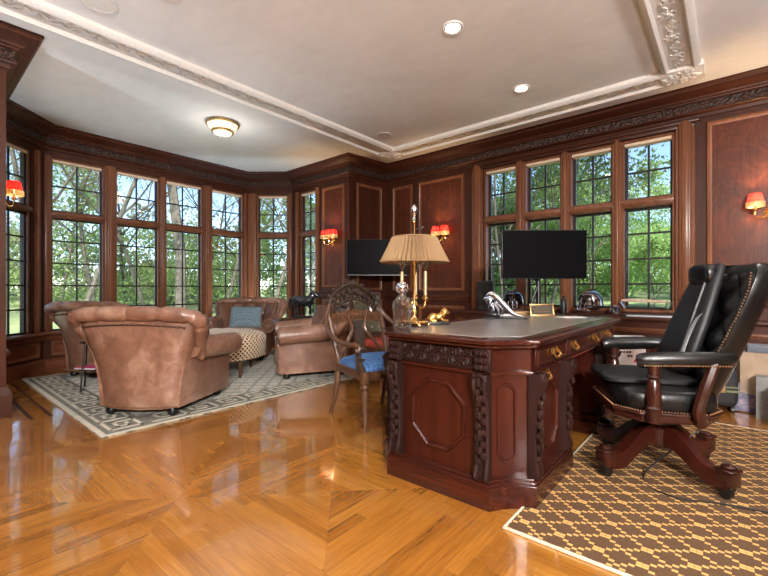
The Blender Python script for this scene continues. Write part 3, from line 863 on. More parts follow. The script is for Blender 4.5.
# ------------------------------------------------------------------ tufted leather club chair
def ell(hw, hd, cy, z, e=.55, n=28):
    sp = lambda v: math.copysign(abs(v) ** e, v)
    return [(hw * sp(math.cos(2 * PI * j / n)), cy + hd * sp(math.sin(2 * PI * j / n)), z) for j in range(n)]
def club_chair(label):
    t = thing('leather_armchair', label, 'armchair', group='tan leather armchairs on the grey rug')
    # outer back panel, flaring up and out
    b = B()
    rings = []
    for z, hw, hd, cy in ((.065, .325, .10, -.335), (.10, .335, .11, -.335), (.25, .35, .105, -.345), (.38, .375, .10, -.36), (.50, .41, .092, -.378), (.61, .45, .082, -.40), (.70, .48, .07, -.42), (.77, .485, .045, -.435)):
        r = ell(hw, hd, cy, z)
        rings.append([(x, y + .07 * (abs(x) / hw) ** 2, zz) for x, y, zz in r])
    b.loft(rings); b.build('back_panel', M['leather'], t)
    # rolled top edge running down both sides into the arms
    path = spline([(.44, -.22, .46), (.455, -.26, .55), (.49, -.32, .66), (.51, -.37, .745), (.475, -.425, .80), (.34, -.46, .818), (.17, -.475, .824), (0, -.48, .826)], 5)
    path = path + [Vector((-p.x, p.y, p.z)) for p in path[::-1][1:]]
    n = len(path); rr = []
    for i in range(n):
        q = i / (n - 1); base = .032 + .028 * min(1, min(i, n - 1 - i) / 12)
        seam = min(abs(i - s) for s in (14, 21, 28, 35, 42, 49, 56)) if n > 60 else 9
        rr.append(base * (.80 if seam == 0 else 1.0))
    b = B(); b.tube(path, rr, 12); b.sph(path[0], .034, 10); b.sph(path[-1], .034, 10); b.build('rolled_top_edge', M['leather'], t)
    # tufted inner back with channels
    def fb(u, v):
        x = (u - .5) * 2; z = .36 + .42 * v
        w = .34 + .13 * v
        ch = abs(math.sin(PI * (u * 5))) ** .6
        y = -.245 - .12 * v + .03 + .065 * ch * (.4 + .6 * math.sin(PI * min(1, v * 1.15))) + .22 * abs(x) ** 3 * (1 - .3 * v)
        for bu in (1, 2, 3, 4):
            d2 = ((u * 5 - bu) * .7) ** 2 + ((v - .55) * 5) ** 2
            y -= .03 * math.exp(-d2 * 6)
        return (x * w, y, z)
    b = B(); b.grid(fb, 40, 16); ib = b.build('tufted_back', M['leather_dark'], t)
    s = ib.modifiers.new('thick', 'SOLIDIFY'); s.thickness = .05; s.offset = 1
    for u in (.2, .4, .6, .8):
        b = B(); b.sph(fb(u, .55), .014, 8); b.build('upholstery_button', M['leather_dark'], ib)
    o = 0.0
    for k in (-1, 1):
        b = B()
        b.loft([[(k * .24, -.36, .07), (k * .33, -.36, .07), (k * .355, -.36, .30), (k * .40, -.36, .50), (k * .30, -.36, .52)],
                [(k * (.29 + o), .30, .07), (k * (.40 + o), .30, .07), (k * (.415 + o), .30, .30), (k * (.42 + o), .30, .50), (k * (.31 + o), .30, .52)],
                [(k * (.30 + o), .395, .07), (k * (.385 + o), .395, .07), (k * (.395 + o), .395, .30), (k * (.40 + o), .395, .47), (k * (.32 + o), .395, .49)]])
        ar = b.build('arm', M['leather'], t)
        b = B(); pts = spline([(k * .40, -.30, .545), (k * .41, -.1, .525), (k * .425, .15, .51), (k * .43, .40, .495)], 4)
        b.tube(pts, [.085, .092, .096, .1, .1, .1, .1, .1, .1, .1, .1, .102, .102], 16, flat=.92)
        b.build('arm_roll', M['leather'], ar)
        b = B(); c0 = Vector((k * .43, .402, .495))
        b.tube([c0 + Vector((k * .088 * math.cos(a) * (1 - a / 16), .004, .088 * math.sin(a) * (1 - a / 16))) for a in [q * .45 for q in range(28)]], .014, 6)
        b.tube([c0 + Vector((-k * .05, .0, -.08)), c0 + Vector((-k * .055, -.01, -.25)), (k * .36, .398, .09)], [.03, .026, .034], 8, flat=.5)
        b.build('arm_scroll', M['leather_dark'], ar)
    b = B(); b.box(-.34, .34, -.30, .37, .065, .29, .03, 3); b.build('seat_base', M['leather_dark'], t)
    b = B(); b.sph((0, .08, .36), (.315, .335, .095), 32, .45, .35, m=14); b.build('seat_cushion', M['leather'], t)
    b = B()
    for i in range(38):
        x = -.32 + i * .0173; b.sph((x, -.445 - .003 + .07 * (x / .335) ** 2, .085), .0065, 6)
    b.build('stud_trim', M['nail'], t)
    b = B()
    for i in range(44):
        x = -.42 + i * .0195; b.sph((x, -.490 + .065 * (x / .48) ** 2, 0.738 - .03 * (x / .46) ** 2), .0085, 6)
    b.build('upper_stud_trim', M['dark_stud'], t)
    for x, y in ((-.26, -.33), (.26, -.33), (-.31, .31), (.31, .31)):
        if 1:
            b = B(); b.lathe([(.02, 0), (.036, .012), (.040, .035), (.03, .06), (.026, .07)], 12, (x, y, 0)); b.build('foot', M['black_metal'], t)
    return t
zr = .0135
ch = club_chair('tan leather armchair seen from behind, nearest the camera on the rug')
ch.location = (-3.84, 1.54, zr); ch.rotation_euler.z = math.radians(36)
copy_tree(ch, (-5.80, 1.74, zr), math.radians(30), 'tan leather armchair half hidden behind the nearest one, back to the left bay window')
copy_tree(ch, (-5.58, 3.36, zr), math.radians(-136), 'tan leather armchair facing the camera with a grey-blue pillow on it')
copy_tree(ch, (-3.92, 3.26, zr), math.radians(147), 'tan leather armchair seen from its side behind the carved walnut chair')

# pillow
b = B()
def pil(sgn):
    def fn(u, v):
        x, y = (u - .5) * .46, (v - .5) * .34
        e = (1 - abs(2 * u - 1) ** 3) * (1 - abs(2 * v - 1) ** 3)
        return (x, sgn * .07 * e ** .6, y)
    return fn
b.grid(pil(1), 20, 16); b.grid(pil(-1), 20, 16); bmesh.ops.remove_doubles(b.bm, verts=b.bm.verts[:], dist=1e-4)
p = b.build('throw_pillow', M['blue_pillow'])
p.location = (-5.61, 3.39, .60); p.rotation_euler = (math.radians(-24), 0, math.radians(-136))
p.rotation_euler = (Matrix.Rotation(math.radians(-136), 4, 'Z') @ Matrix.Rotation(math.radians(22), 4, 'X')).to_euler()
tag(p, 'grey-blue pillow leaning on the back of the armchair facing the camera', 'pillow')

# ------------------------------------------------------------------ ottoman
t = thing('ottoman', 'large round ottoman in diamond check fabric on turned legs', 'ottoman', (-4.75, 2.50, zr))
def otto():
    bm = B(); n = 48
    prof = [(.0, .20), (.50, .20), (.53, .205), (.55, .235), (.56, .30), (.56, .38), (.565, .42), (.555, .45), (.525, .475), (.46, .495), (.36, .508), (.22, .516), (.0, .52)]
    me = bpy.data.meshes.new('upholstered_drum'); uvl = []
    rings = []
    for i, (r, z) in enumerate(prof):
        rr = max(r, .001)
        rings.append([(rr * math.cos(2 * PI * j / n), rr * math.sin(2 * PI * j / n), z + (.006 * math.sin(j * PI / 2) if i in (9, 10) else 0)) for j in range(n)])
    bm.loft(rings); o = bm.build('upholstered_drum', M['check'], t)
    m = o.data; uv = m.uv_layers.new(name='uv'); arc = [0]
    for (r0, z0), (r1, z1) in zip(prof, prof[1:]): arc.append(arc[-1] + math.hypot(r1 - r0, z1 - z0))
    for pl in m.polygons:
        ang = [math.atan2(m.vertices[v].co.y, m.vertices[v].co.x) for v in pl.vertices]
        if max(ang) - min(ang) > PI: ang = [a if a > 0 else a + 2 * PI for a in ang]
        for li, v, a in zip(pl.loop_indices, pl.vertices, ang):
            co = m.vertices[v].co; r = math.hypot(co.x, co.y)
            if pl.normal.z > .75: uv.data[li].uv = (co.x * 19, co.y * 19)
            else: uv.data[li].uv = (a / (2 * PI) * 64, co.z * 19)
    return o
otto()
b = B()
for i in range(48):
    a = i * 2 * PI / 48; b.sph((.548 * math.cos(a), .548 * math.sin(a), .215), .008, 6)
b.build('stud_trim', M['nail'], t)
for i in range(4):
    a = i * PI / 2 + .05
    b = B(); b.lathe([(.010, 0), (.016, .01), (.016, .03), (.013, .04), (.022, .09), (.030, .14), (.034, .165), (.026, .18), (.036, .195), (.036, .205)], 14, (.46 * math.cos(a), .46 * math.sin(a), 0)); b.build('leg', M['walnut'], t)

# ------------------------------------------------------------------ side tables and sculpture in the bay
t = thing('side_table', 'dark wooden side table between two armchairs holding a bronze sculpture', 'table', (-4.98, 3.98, 0))
b = B(); b.lathe([(.0, .575), (.27, .575), (.28, .582), (.28, .592), (.27, .60), (.0, .60)], 32); b.build('table_top', M['walnut'], t)
b = B(); b.lathe([(.03, .16), (.04, .2), (.025, .26), (.035, .36), (.045, .42), (.025, .5), (.05, .575)], 16); b.build('pedestal', M['walnut_dark'], t)
for i in range(3):
    a = i * 2 * PI / 3 + .4; c, s_ = math.cos(a), math.sin(a)
    b = B(); b.tube(spline([(.02 * c, .02 * s_, .24), (.12 * c, .12 * s_, .22), (.2 * c, .2 * s_, .08), (.26 * c, .26 * s_, .016)], 5), [.03] * 5 + [.022] * 6 + [.016] * 5, 8); b.build('leg', M['walnut_dark'], t)
def horse(bd, s=1.0):
    T = lambda *p: tuple(q * s for q in p)
    bd.tube([T(*p) for p in spline([(-.13, 0, .20), (-.08, 0, .215), (0, 0, .205), (.07, 0, .215), (.11, 0, .25), (.14, 0, .30)], 4)], [s * r * 1.3 for r in [.03, .04, .05, .055, .056, .056, .054, .052, .052, .054, .056, .058, .06, .058, .055, .05, .045, .04, .036, .034, .032]], 10, flat=.85)
    bd.tube([T(*p) for p in [(.135, 0, .315), (.165, 0, .31), (.20, 0, .275), (.215, 0, .25)]], [s * .034, s * .036, s * .026, s * .020], 8, flat=.75)
    bd.tube([T(*p) for p in [(.15, .015, .33), (.148, .02, .37)]], [s * .010, s * .003], 6); bd.tube([T(*p) for p in [(.15, -.015, .33), (.148, -.02, .37)]], [s * .010, s * .003], 6)
    for i in range(7): bd.sph(T(.125 - i * .012, (i % 2 - .5) * .02, .335 - i * .018), T(.022, .014, .026), 7)
    bd.tube([T(*p) for p in spline([(-.125, 0, .225), (-.17, .01, .23), (-.19, .02, .16), (-.185, .02, .09)], 4)], [s * r for r in [.016, .02, .022, .024, .025, .025, .024, .022, .02, .018, .014, .01, .004]], 7)
    for x, y, fx, lift in ((-.10, .028, -.02, 0), (-.09, -.028, .03, 0), (.08, .028, .05, .09), (.085, -.028, .02, 0)):
        kx = x + fx
        bd.tube([T(x, y, .19), T(x + fx * .4, y, .135), T(kx, y, .10 + lift), T(kx - .015 + (.03 if lift else 0), y, .05 + lift * .7), T(kx, y, .012 + lift * .6), T(kx + .015, y, .004 + lift * .6)], [s * .032, s * .024, s * .015, s * .011, s * .014, s * .013], 7)
t = thing('horse_sculpture', 'dark bronze horse sculpture on the side table by the bay windows', 'sculpture', (-4.98, 3.98, .60), math.radians(40))
b = B(); b.box(-.15, .18, -.085, .085, 0, .02, .005); b.build('plinth', M['black_metal'], t)
b = B(); horse(b, 1.1); b.m = Matrix.Translation((0, 0, .018)); hb = b.build('horse_body', M['bronze'], t, ang=70); hb.location = (0, 0, .017)

t = thing('metal_side_table', 'small thin-legged metal side table half hidden between two armchairs', 'table', (-4.99, 1.27, zr))
b = B(); b.lathe([(0, .47), (.10, .47), (.105, .478), (.10, .486), (0, .486)], 24); b.build('table_top', M['black_metal'], t)
for i in range(3):
    a = i * 2 * PI / 3 + PI + .15; b = B(); b.tube([(.145 * math.cos(a), .145 * math.sin(a), 0), (.09 * math.cos(a), .09 * math.sin(a), .47)], .008, 8); b.build('leg', M['black_metal'], t)
b = B(); b.lathe([(0, .20), (.12, .20), (.12, .208), (0, .208)], 20); b.build('lower_shelf', M['black_metal'], t)
t = thing('magazine', 'magazine with a pink cover on the low shelf of the metal side table', 'magazine', (-5.0, 1.26, zr + .209), .6)
b = B(); b.box(-.105, .105, -.08, .08, 0, .012, .002); b.build('pages', M['paper'], t)
b = B(); b.box(-.107, .107, -.082, .082, .012, .015); b.build('cover', plain('pink_cover', (.5, .05, .16), .5), t)

# ------------------------------------------------------------------ carved walnut armchair
t = thing('carved_armchair', 'carved walnut armchair with a blue woven seat drawn up to the desk', 'chair', (-2.15, 2.485, 0), math.radians(-105))
t.scale = (1.10, 1.04, 1.0)
b = B(); b.prism([(-.235, -.25), (.235, -.25), (.285, .25), (-.285, .25)], .37, .435, .008); b.build('seat_rail', M['walnut'], t)
def seatf(u, v):
    y = -.245 + .49 * v; w = lerp(.225, .275, v); x = (u - .5) * 2 * w
    e = (1 - abs(2 * u - 1) ** 4) * (1 - abs(2 * v - 1) ** 4)
    return (x, y, .430 + .075 * e ** .45)
b = B(); b.grid(seatf, 20, 20); st = b.build('seat', M['blue_fabric'], t)
for k in (-1, 1):
    b = B(); b.lathe([(.012, 0), (.014, .02), (.017, .08), (.023, .20), (.028, .29), (.020, .305), (.032, .32), (.032, .335), (.024, .345), (.034, .36), (.036, .44)], 14, (k * .255, .225, 0)); b.build('leg', M['walnut'], t)
    b = B(); b.tube(spline([(k * .215, -.235, .45), (k * .215, -.24, .33), (k * .225, -.275, .16), (k * .235, -.33, 0)], 5), [.026, .026, .026, .025, .025, .024, .023, .022, .021, .02, .019, .018, .018, .017, .017, .017], 8); b.build('leg', M['walnut'], t)
    b = B(); b.tube(spline([(k * .21, -.235, .43), (k * .225, -.245, .55), (k * .235, -.28, .74), (k * .24, -.30, .84), (k * .215, -.305, .90)], 5), .021, 8)
    b.tube(spline([(k * .205, -.235, .46), (k * .11, -.25, .60), (k * .06, -.265, .70), (k * .10, -.28, .84)], 5), .014, 8); b.build('back_stile', M['walnut'], t)
    b = B(); b.tube(spline([(k * .235, -.30, .86), (k * .28, -.26, .77), (k * .325, -.13, .675), (k * .325, .03, .625), (k * .315, .18, .625), (k * .305, .225, .615)], 5), [.019] * 10 + [.022] * 10 + [.026] * 6, 8, flat=.8)
    b.tube([Vector((k * .31, .225 + .022 * math.cos(a) * (1 - a / 12), .60 + .03 * math.sin(a) * (1 - a / 12))) for a in [q * .6 for q in range(16)]], .012, 6)
    ar = b.build('arm', M['walnut'], t)
    b = B(); b.tube(spline([(k * .305, .21, .61), (k * .275, .17, .56), (k * .285, .19, .50), (k * .27, .22, .43)], 4), [.020, .022, .022, .02, .018, .018, .018, .02, .022, .026, .028, .028, .028], 8)
    for z in (.46, .52, .60): b.sph((k * .275, .205, z), (.030, .030, .013), 8)
    b.build('arm_post', M['walnut_dark'], ar)
# crest: pierced arch of scrolls and leaves
b = B()
arch = spline([(-.225, -.30, .83), (-.21, -.312, .93), (-.125, -.325, 1.02), (0, -.33, 1.075), (.125, -.325, 1.02), (.21, -.312, .93), (.225, -.30, .83)], 4)
inn = spline([(-.155, -.298, .83), (-.135, -.306, .885), (-.075, -.312, .925), (0, -.314, .94), (.075, -.312, .925), (.135, -.306, .885), (.155, -.298, .83)], 4)
b.tube(inn, .014, 6); b.tube(arch, .015, 6)
for i in range(1, len(arch) - 1, 2):
    p, q = Vector(arch[i]), Vector(inn[i]); m = (p + q) / 2
    b.tube([m + Vector((.026 * math.cos(a) * (1 - a / 13), .006, .026 * math.sin(a) * (1 - a / 13))) for a in [w_ * .7 + i for w_ in range(12)]], .009, 5)
    b.sph(p + (p - q) * .18, (.022, .014, .026), 7); b.sph(m + Vector((.014, .004, .012)), (.018, .016, .026), 7); b.sph(q + (p - q) * .15 + Vector((0, .006, 0)), (.014, .013, .022), 7); b.sph(m + Vector((-.014, .004, -.008)), (.012, .014, .02), 7)
for i in range(7):
    a = -1.2 + i * .4; b.sph((.05 * math.sin(a), -.332, 1.04 + .045 * math.cos(a)), (.016, .012, .024), 7)
b.sph((0, -.335, 1.06), (.024, .018, .034), 8)
b.loft([[(p[0], p[1] - .014, p[2]), (q[0], q[1] - .014, q[2]), (q[0], q[1] - .006, q[2]), (p[0], p[1] - .006, p[2])] for p, q in zip(arch, inn)])
b.build('carved_crest', M['walnut_dark'], t)
b = B(); b.loft([[(x, -.285 - .018 * (1 - (x / .27) ** 2) + d, z + .012 * math.cos(x * 16)) for d, z in ((0, .755), (.022, .755), (.022, .84), (0, .84))] for x in [-.225 + i * .0225 for i in range(21)]])
for i in range(17):
    x = -.19 + i * .0238; b.sph((x, -.308 + .018 * (x / .27) ** 2, .80), (.010, .008, .024), 6); b.sph((x, -.262 - .018 * (1 - (x / .27) ** 2), .80), (.010, .010, .024), 6)
b.build('carved_rail', M['walnut'], t)
b = B(); b.loft([[(x0, -.255 + o, z), (x1, -.255 + o, z), (x1, -.237 + o, z), (x0, -.237 + o, z)] for z, x0, x1, o in ((.44, -.05, .05, 0.01), (.55, -.03, .03, 0), (.62, -.045, .045, -.01), (.70, -.02, .02, -.02), (.76, -.06, .06, -.03))])
b.build('splat', M['walnut_dark'], t)

# rake of the back
for o in [c for c in COL.objects if c.parent is t]:
    if o.name.split('.')[0] in ('carved_crest', 'carved_rail', 'splat', 'back_stile', 'arm'):
        for v in o.data.vertices:
            if v.co.z > .46 and v.co.y < -.05: v.co.y -= (v.co.z - .46) * .17 * min(1, (-.05 - v.co.y) / .15)

# tapestry-backed side chair
t = thing('tapestry_chair', 'side chair with a floral tapestry back and red seat behind the carved armchair', 'chair', (-2.94, 3.50, 0), math.radians(-90))
RC = Matrix.Rotation(math.radians(9), 4, 'X')
for k in (-1, 1):
    b = B(); b.box(k * .225 - .018, k * .225 + .018, .19, .226, 0, .42, .004); b.build('leg', M['walnut'], t)
    b = B(); b.box(k * .245 - .016, k * .245 + .016, -.235, -.20, 0, .45, .004); b.build('leg', M['walnut'], t)
b = B(); b.m = Matrix.Translation((0, -.225, .44)) @ RC
for k in (-1, 1): b.box(k * .245 - .017, k * .245 + .017, -.018, .018, -.02, .56, .006, 2)
b.box(-.24, .24, -.017, .017, .525, .56, .006, 2); b.box(-.24, .24, -.017, .017, .05, .085, .006, 2); b.build('back_frame', M['walnut'], t)
b = B(); b.m = Matrix.Translation((0, -.225, .44)) @ RC; b.sph((0, .004, .305), (.232, .03, .225), 24, .3, .3); b.build('tapestry_back', M['tapestry'], t)
b = B(); b.box(-.25, .25, -.22, .235, .35, .415, .008, 2); b.build('seat_rail', M['walnut'], t)
b = B(); b.sph((0, .01, .43), (.245, .235, .05), 24, .5, .4); b.build('seat', plain('brick_red_velvet', (.30, .035, .022), .8), t)
# ------------------------------------------------------------------ executive chair
ERZ = math.radians(116.8)
ELOC = (-.31, 2.835, RZ)
t = thing('executive_chair', 'tufted black leather swivel chair with red mahogany legs behind the desk', 'chair', ELOC, ERZ)
BX, BY = -.035, .025
b = B(); b.lathe([(.05, .13), (.07, .15), (.075, .24), (.06, .255), (.075, .265), (.075, .28), (.05, .29), (.05, .305), (.13, .318), (.13, .332)], 20, (BX, BY, 0)); b.build('swivel_hub', M['redwood'], t)
for i in range(4):
    a = math.radians(30 + 90 * i); c, s_ = math.cos(a), math.sin(a)
    prof = spline([(.03, .205), (.10, .205), (.18, .16), (.26, .10), (.33, .088), (.385, .095)], 5)
    b = B()
    b.loft([[(BX + r * c - s_ * w_, BY + r * s_ + c * w_, z + h) for w_, h in ((-.034, -hh), (.034, -hh), (.038, 0), (.030, hh), (-.030, hh), (-.038, 0))] for (r, z, _), hh in zip([tuple(p) if len(p) == 3 else (p[0], p[1], 0) for p in [Vector((q[0], q[1], 0)) for q in prof]], [lerp(.058, .036, k / 25) for k in range(26)])])
    lg = b.build('leg', M['desk'], t)
    m = Matrix.Translation((BX, BY, 0)) @ Matrix.Rotation(a, 4, 'Z')
    b = B(); b.m = m; b.box(.335, .405, -.037, .037, .066, .142, .008, 2); b.box(.33, .41, -.042, .042, .140, .152, .004); b.m = m @ Matrix.Translation((.37, 0, 0)); b.lathe([(.03, .152), (.034, .16), (.026, .168), (.012, .172)], 12); b.build('caster_block', M['redwood'], lg)
    b = B(); b.m = m; b.cyl((.36, -.014, .029), (.36, .014, .029), .028, n=16); b.cyl((.37, 0, .035), (.37, 0, .07), .012); b.box(.345, .395, -.018, .018, .045, .068, .005); b.build('caster', M['black_metal'], lg)
octs = lambda w, d, c, y=0: [(-w + c, -d + y), (w - c, -d + y), (w, -d + c + y), (w, d - c + y), (w - c, d + y), (-w + c, d + y), (-w, d - c + y), (-w, -d + c + y)]
b = B(); b.prism(octs(.30, .245, .10, .05), .330, .372, .008); b.prism(octs(.312, .257, .10, .05), .368, .384, .005); b.build('seat_frame', M['redwood'], t)
b = B(); b.sph((0, .05, .435), (.305, .25, .072), 32, .45, .5, m=14); b.build('seat', M['black_leather'], t)
b = B()
pts = octs(.309, .254, .10, .05)
for (x0, y0), (x1, y1) in zip(pts, pts[1:] + pts[:1]):
    L = math.hypot(x1 - x0, y1 - y0)
    n_ = round(L / .014)
    for k in range(n_): b.sph((lerp(x0, x1, k / n_), lerp(y0, y1, k / n_), .391), .0048, 5)
b.build('seat_stud_trim', M['nail'], t)
yb_ = lambda z: lerp(-.185, -.455, (z - .42) / .75)
def wing(x, hw): return .12 * (abs(x) / hw) ** 3
rings = []
for z, hw, hd in ((.40, .21, .03), (.45, .25, .05), (.55, .275, .055), (.70, .30, .055), (.85, .315, .055), (1.0, .325, .055), (1.09, .322, .055), (1.14, .305, .05), (1.17, .26, .035), (1.18, .18, .02)):
    rings.append([(x, y + wing(x, hw), .4 + (zz - .4) * .97) for x, y, zz in ell(hw, hd, yb_(z), z, .6, 36)])
b = B(); b.loft(rings); bk = b.build('backrest', M['black_leather'], t, ang=60)
def eb(u, v):
    x = (u - .5) * 2; z = .47 + .67 * v; w = lerp(.225, .292, min(1, v * 1.4)) * (1 - max(0, v - .85) * 1.2)
    a = (u * 2.6 + v * 3.4) ; c = (u * 2.6 - v * 3.4)
    puff = abs(math.sin(PI * a / 1.0)) * abs(math.sin(PI * c / 1.0))
    e = (1 - abs(x) ** 6) * (1 - abs(2 * v - 1) ** 8)
    return (x * w, yb_(z) + wing(x * w, .32) + .042 + (.012 + .036 * puff ** .5) * e, .4 + (z - .4) * .97)
b = B(); b.grid(eb, 56, 56); b.build('tufted_front', M['tuft_leather'], bk, ang=80)
for k in (-1, 1):
    b = B()
    for i in range(44):
        v = i / 43; z = .46 + .66 * v; hw = lerp(.26, .328, min(1, v * 1.5)) * (1 - max(0, v - .88))
        b.sph((k * hw * .985, yb_(z) + wing(hw * .985, hw) + .032, .4 + (z - .4) * .97), .0045, 5)
    b.build('back_stud_trim', M['nail'], bk)
for k in (-1, 1):
    b = B(); b.tube(spline([(k * .295, -.21, .678), (k * .325, -.13, .670), (k * .335, -.01, .666), (k * .33, .12, .66), (k * .315, .225, .65)], 5), [.030, .032, .034, .036, .037, .038, .039, .04, .04, .041, .041, .042, .042, .042, .042, .042, .042, .041, .04, .037, .028], 12, flat=.75)
    ar = b.build('armrest', M['black_leather'], t)
    b = B()
    for i in range(32): b.sph((k * (.335 + .025), -.17 + i * .012, .645 - i * .00042), .0045, 5)
    b.build('arm_stud_trim', M['nail'], ar)
    b = B(); b.m = Matrix.Translation((k * .322, .15, 0)); b.lathe([(.034, .34), (.036, .40), (.040, .415), (.032, .425), (.036, .47), (.030, .545), (.022, .56), (.034, .572), (.024, .585), (.03, .635)], 14); b.build('arm_post', M['redwood'], ar)
    b = B(); b.tube(spline([(k * .305, -.07, .34), (k * .335, -.045, .42), (k * .345, -.065, .52), (k * .328, -.115, .65)], 5), [.036] * 6 + [.032] * 10, 8, flat=.8); b.build('arm_support', M['redwood'], ar)

# strapped-on massage cushion
t = thing('massage_cushion', 'black and grey massage cushion strapped over the seat and back of the swivel chair', 'cushion', ELOC, ERZ)
yp = lambda z: yb_(z) + .045 + .062
PX = .115
rings = []
for z, hw, hd in ((.535, .16, .02), (.56, .195, .034), (.70, .20, .038), (.85, .185, .038), (1.0, .155, .036), (1.08, .135, .034), (1.14, .122, .03), (1.165, .105, .012)):
    rings.append([(x + PX, y, z_) for x, y, z_ in ell(hw, hd, yp(z) + .03, z, .55, 28)])
b = B(); b.loft(rings); b.build('back_pad', M['pad_leather'], t, ang=60)
b = B(); b.sph((PX, yp(1.105) + .062, 1.10), (.118, .035, .065), 22, .6, .5); b.build('head_pad', M['black_leather'], t)
b = B()
b.tube(spline([(PX - .085, yp(1.06) + .068, 1.06), (PX - .10, yp(.92) + .068, .92), (PX - .115, yp(.80) + .067, .80), (PX - .12, yp(.70) + .066, .70), (PX - .12, yp(.60) + .064, .60)], 5), .006, 6, flat=.5)
b.build('piping', M['grey_trim'], t)
b = B()
b.tube(spline([(PX - .168, yp(.88) + .045, .88), (PX - .15, yp(.84) + .062, .84), (PX - .145, yp(.76) + .066, .76), (PX - .155, yp(.64) + .064, .64)], 5), .012, 6, flat=.35)
b.build('side_flash', M['grey_trim'], t)
b = B()
for i in range(3): b.box(PX - .018 + i * .014, PX - .010 + i * .014, yp(1.11) + .095, yp(1.11) + .098, 1.108, 1.118 + .004 * (i % 2), .001)
b.build('emblem', M['white'], t)
b = B(); b.sph((.02, .10, .520), (.215, .235, .024), 28, .5, .35); b.build('seat_pad', M['pad_leather'], t)
cps = [(-.10, 2.83, .52), (-.085, 2.85, .36), (-.16, 2.95, .20), (-.36, 2.62, .020), (-.22, 2.44, .017), (.02, 2.52, .017), (.55, 2.62, .017)]
b = B(); b.tube(spline(cps, 10), .0045, 6); o = b.build('power_cable', M['black']); tag(o, 'thin black cable trailing from the massage cushion over the lattice rug', 'cable')

# ------------------------------------------------------------------ things on the desk
t = thing('table_lamp', 'brass candlestick lamp with a pleated tan shade on the desk corner', 'lamp', (-1.535, 2.115, DZ))
b = B()
b.prism([(.078 * math.cos(a) * 1.1, .068 * math.sin(a)) for a in [i * 2 * PI / 24 for i in range(24)]], .022, .034, .003)
b.box(-.085, .085, -.055, .055, .030, .042, .005)
for x, y in ((-.075, -.05), (.075, -.05), (-.075, .05), (.075, .05)): b.sph((x, y, .012), (.014, .014, .0125), 8)
for i in range(26):
    a = i * 2 * PI / 26; b.sph((.085 * math.cos(a), .068 * math.sin(a), .034), .008, 6)
b.build('base', M['brass'], t)
b = B(); b.lathe([(.035, .04), (.02, .055), (.013, .075), (.02, .095), (.012, .115), (.009, .15), (.009, .42), (.013, .43), (.007, .44), (.007, .66), (.010, .665), (.005, .675)], 14); b.build('stem', M['brass'], t)
b = B(); b.lathe([(.004, .67), (.012, .68), (.006, .695), (.016, .715), (.022, .74), (.014, .762), (.003, .775)], 14)
b.tube([(0, 0, .615), (.04, .01, .62), (.06, .015, .632)], .005, 6); b.build('finial', M['chrome'], t)
for i in range(3):
    a = math.radians(120 * i); c, s_ = math.cos(a), math.sin(a)
    b = B(); b.tube(spline([(.008 * c, .008 * s_, .16), (.04 * c, .04 * s_, .12), (.075 * c, .075 * s_, .13), (.085 * c, .085 * s_, .17)], 5), .006, 7)
    b.m = Matrix.Translation((.085 * c, .085 * s_, 0)); b.lathe([(.006, .165), (.022, .175), (.022, .182), (.012, .188), (.012, .20)], 12)
    ca = b.build('candle_arm', M['brass'], t)
    b = B(); b.m = Matrix.Translation((.085 * c, .085 * s_, 0)); b.lathe([(.0105, .19), (.0105, .345), (.004, .348)], 12); b.build('candle_tube', plain('pale_brass_tube', (.66, .50, .28), .3, .7), ca)
    b = B(); b.m = Matrix.Translation((.085 * c, .085 * s_, 0)); b.lathe([(.006, .347), (.011, .355), (.018, .378), (.017, .40), (.009, .425), (.003, .437)], 12); b.build('flame_bulb', M['glass'], ca)
b = B(); nn = 176
rings = []
for r, z in ((.206, .405), (.212, .412), (.196, .44), (.176, .48), (.155, .522), (.140, .558), (.136, .564)):
    rings.append([((r + .009 * math.cos(j * PI * .5 * 1)) * math.cos(2 * PI * j / nn), (r + .009 * math.cos(j * PI * .5)) * math.sin(2 * PI * j / nn), z) for j in range(nn)])
b.loft(rings, cap=False); sh = b.build('lamp_shade', M['shade_tan'], t, ang=80)
b = B()
for r, z in ((.211, .408), (.137, .564)): b.tube([(r * math.cos(2 * PI * j / 40), r * math.sin(2 * PI * j / 40), z) for j in range(40)], .005, 6, closed=True)
for i in range(3): b.tube([(.008, 0, .56), (.136 * math.cos(i * 2.09), .136 * math.sin(i * 2.09), .563)], .002, 5)
b.build('shade_trim', M['shade_tan'], sh)

t = thing('glass_decanter', 'clear glass decanter with a cut crystal stopper beside the brass lamp', 'decanter', (-1.50, 1.945, DZ))
b = B(); b.lathe([(.0, .002), (.050, .002), (.055, .01), (.045, .04), (.052, .09), (.062, .13), (.055, .165), (.03, .19), (.022, .20), (.024, .205), (.017, .205), (.026, .187), (.05, .163), (.056, .13), (.046, .09), (.04, .04), (.046, .016), (.0, .014)], 24); b.build('body', M['glass'], t)
b = B(); b.sph((.0, 0, .243), (.036, .036, .036), 12); b.cyl((0, 0, .19), (0, 0, .215), .013, .016, 10)
for i in range(40):
    z = -1 + 2 * (i + .5) / 40; a = i * 2.4; r = math.sqrt(1 - z * z); b.sph((.034 * r * math.cos(a), .034 * r * math.sin(a), .243 + .034 * z), .007, 5)
b.build('stopper', M['chrome'], t)
b = B(); b.tube([(.056 + .002, .034 * math.cos(a), .15 + .036 * math.sin(a)) for a in [i * 2 * PI / 24 for i in range(24)]], .004, 6, closed=True)
b.tube([(.034 * math.cos(a) * .9, .034 * math.sin(a) * .9, .185) for a in [i * 2 * PI / 20 for i in range(20)]], .005, 6, closed=True); b.build('collar_ring', M['chrome'], t)

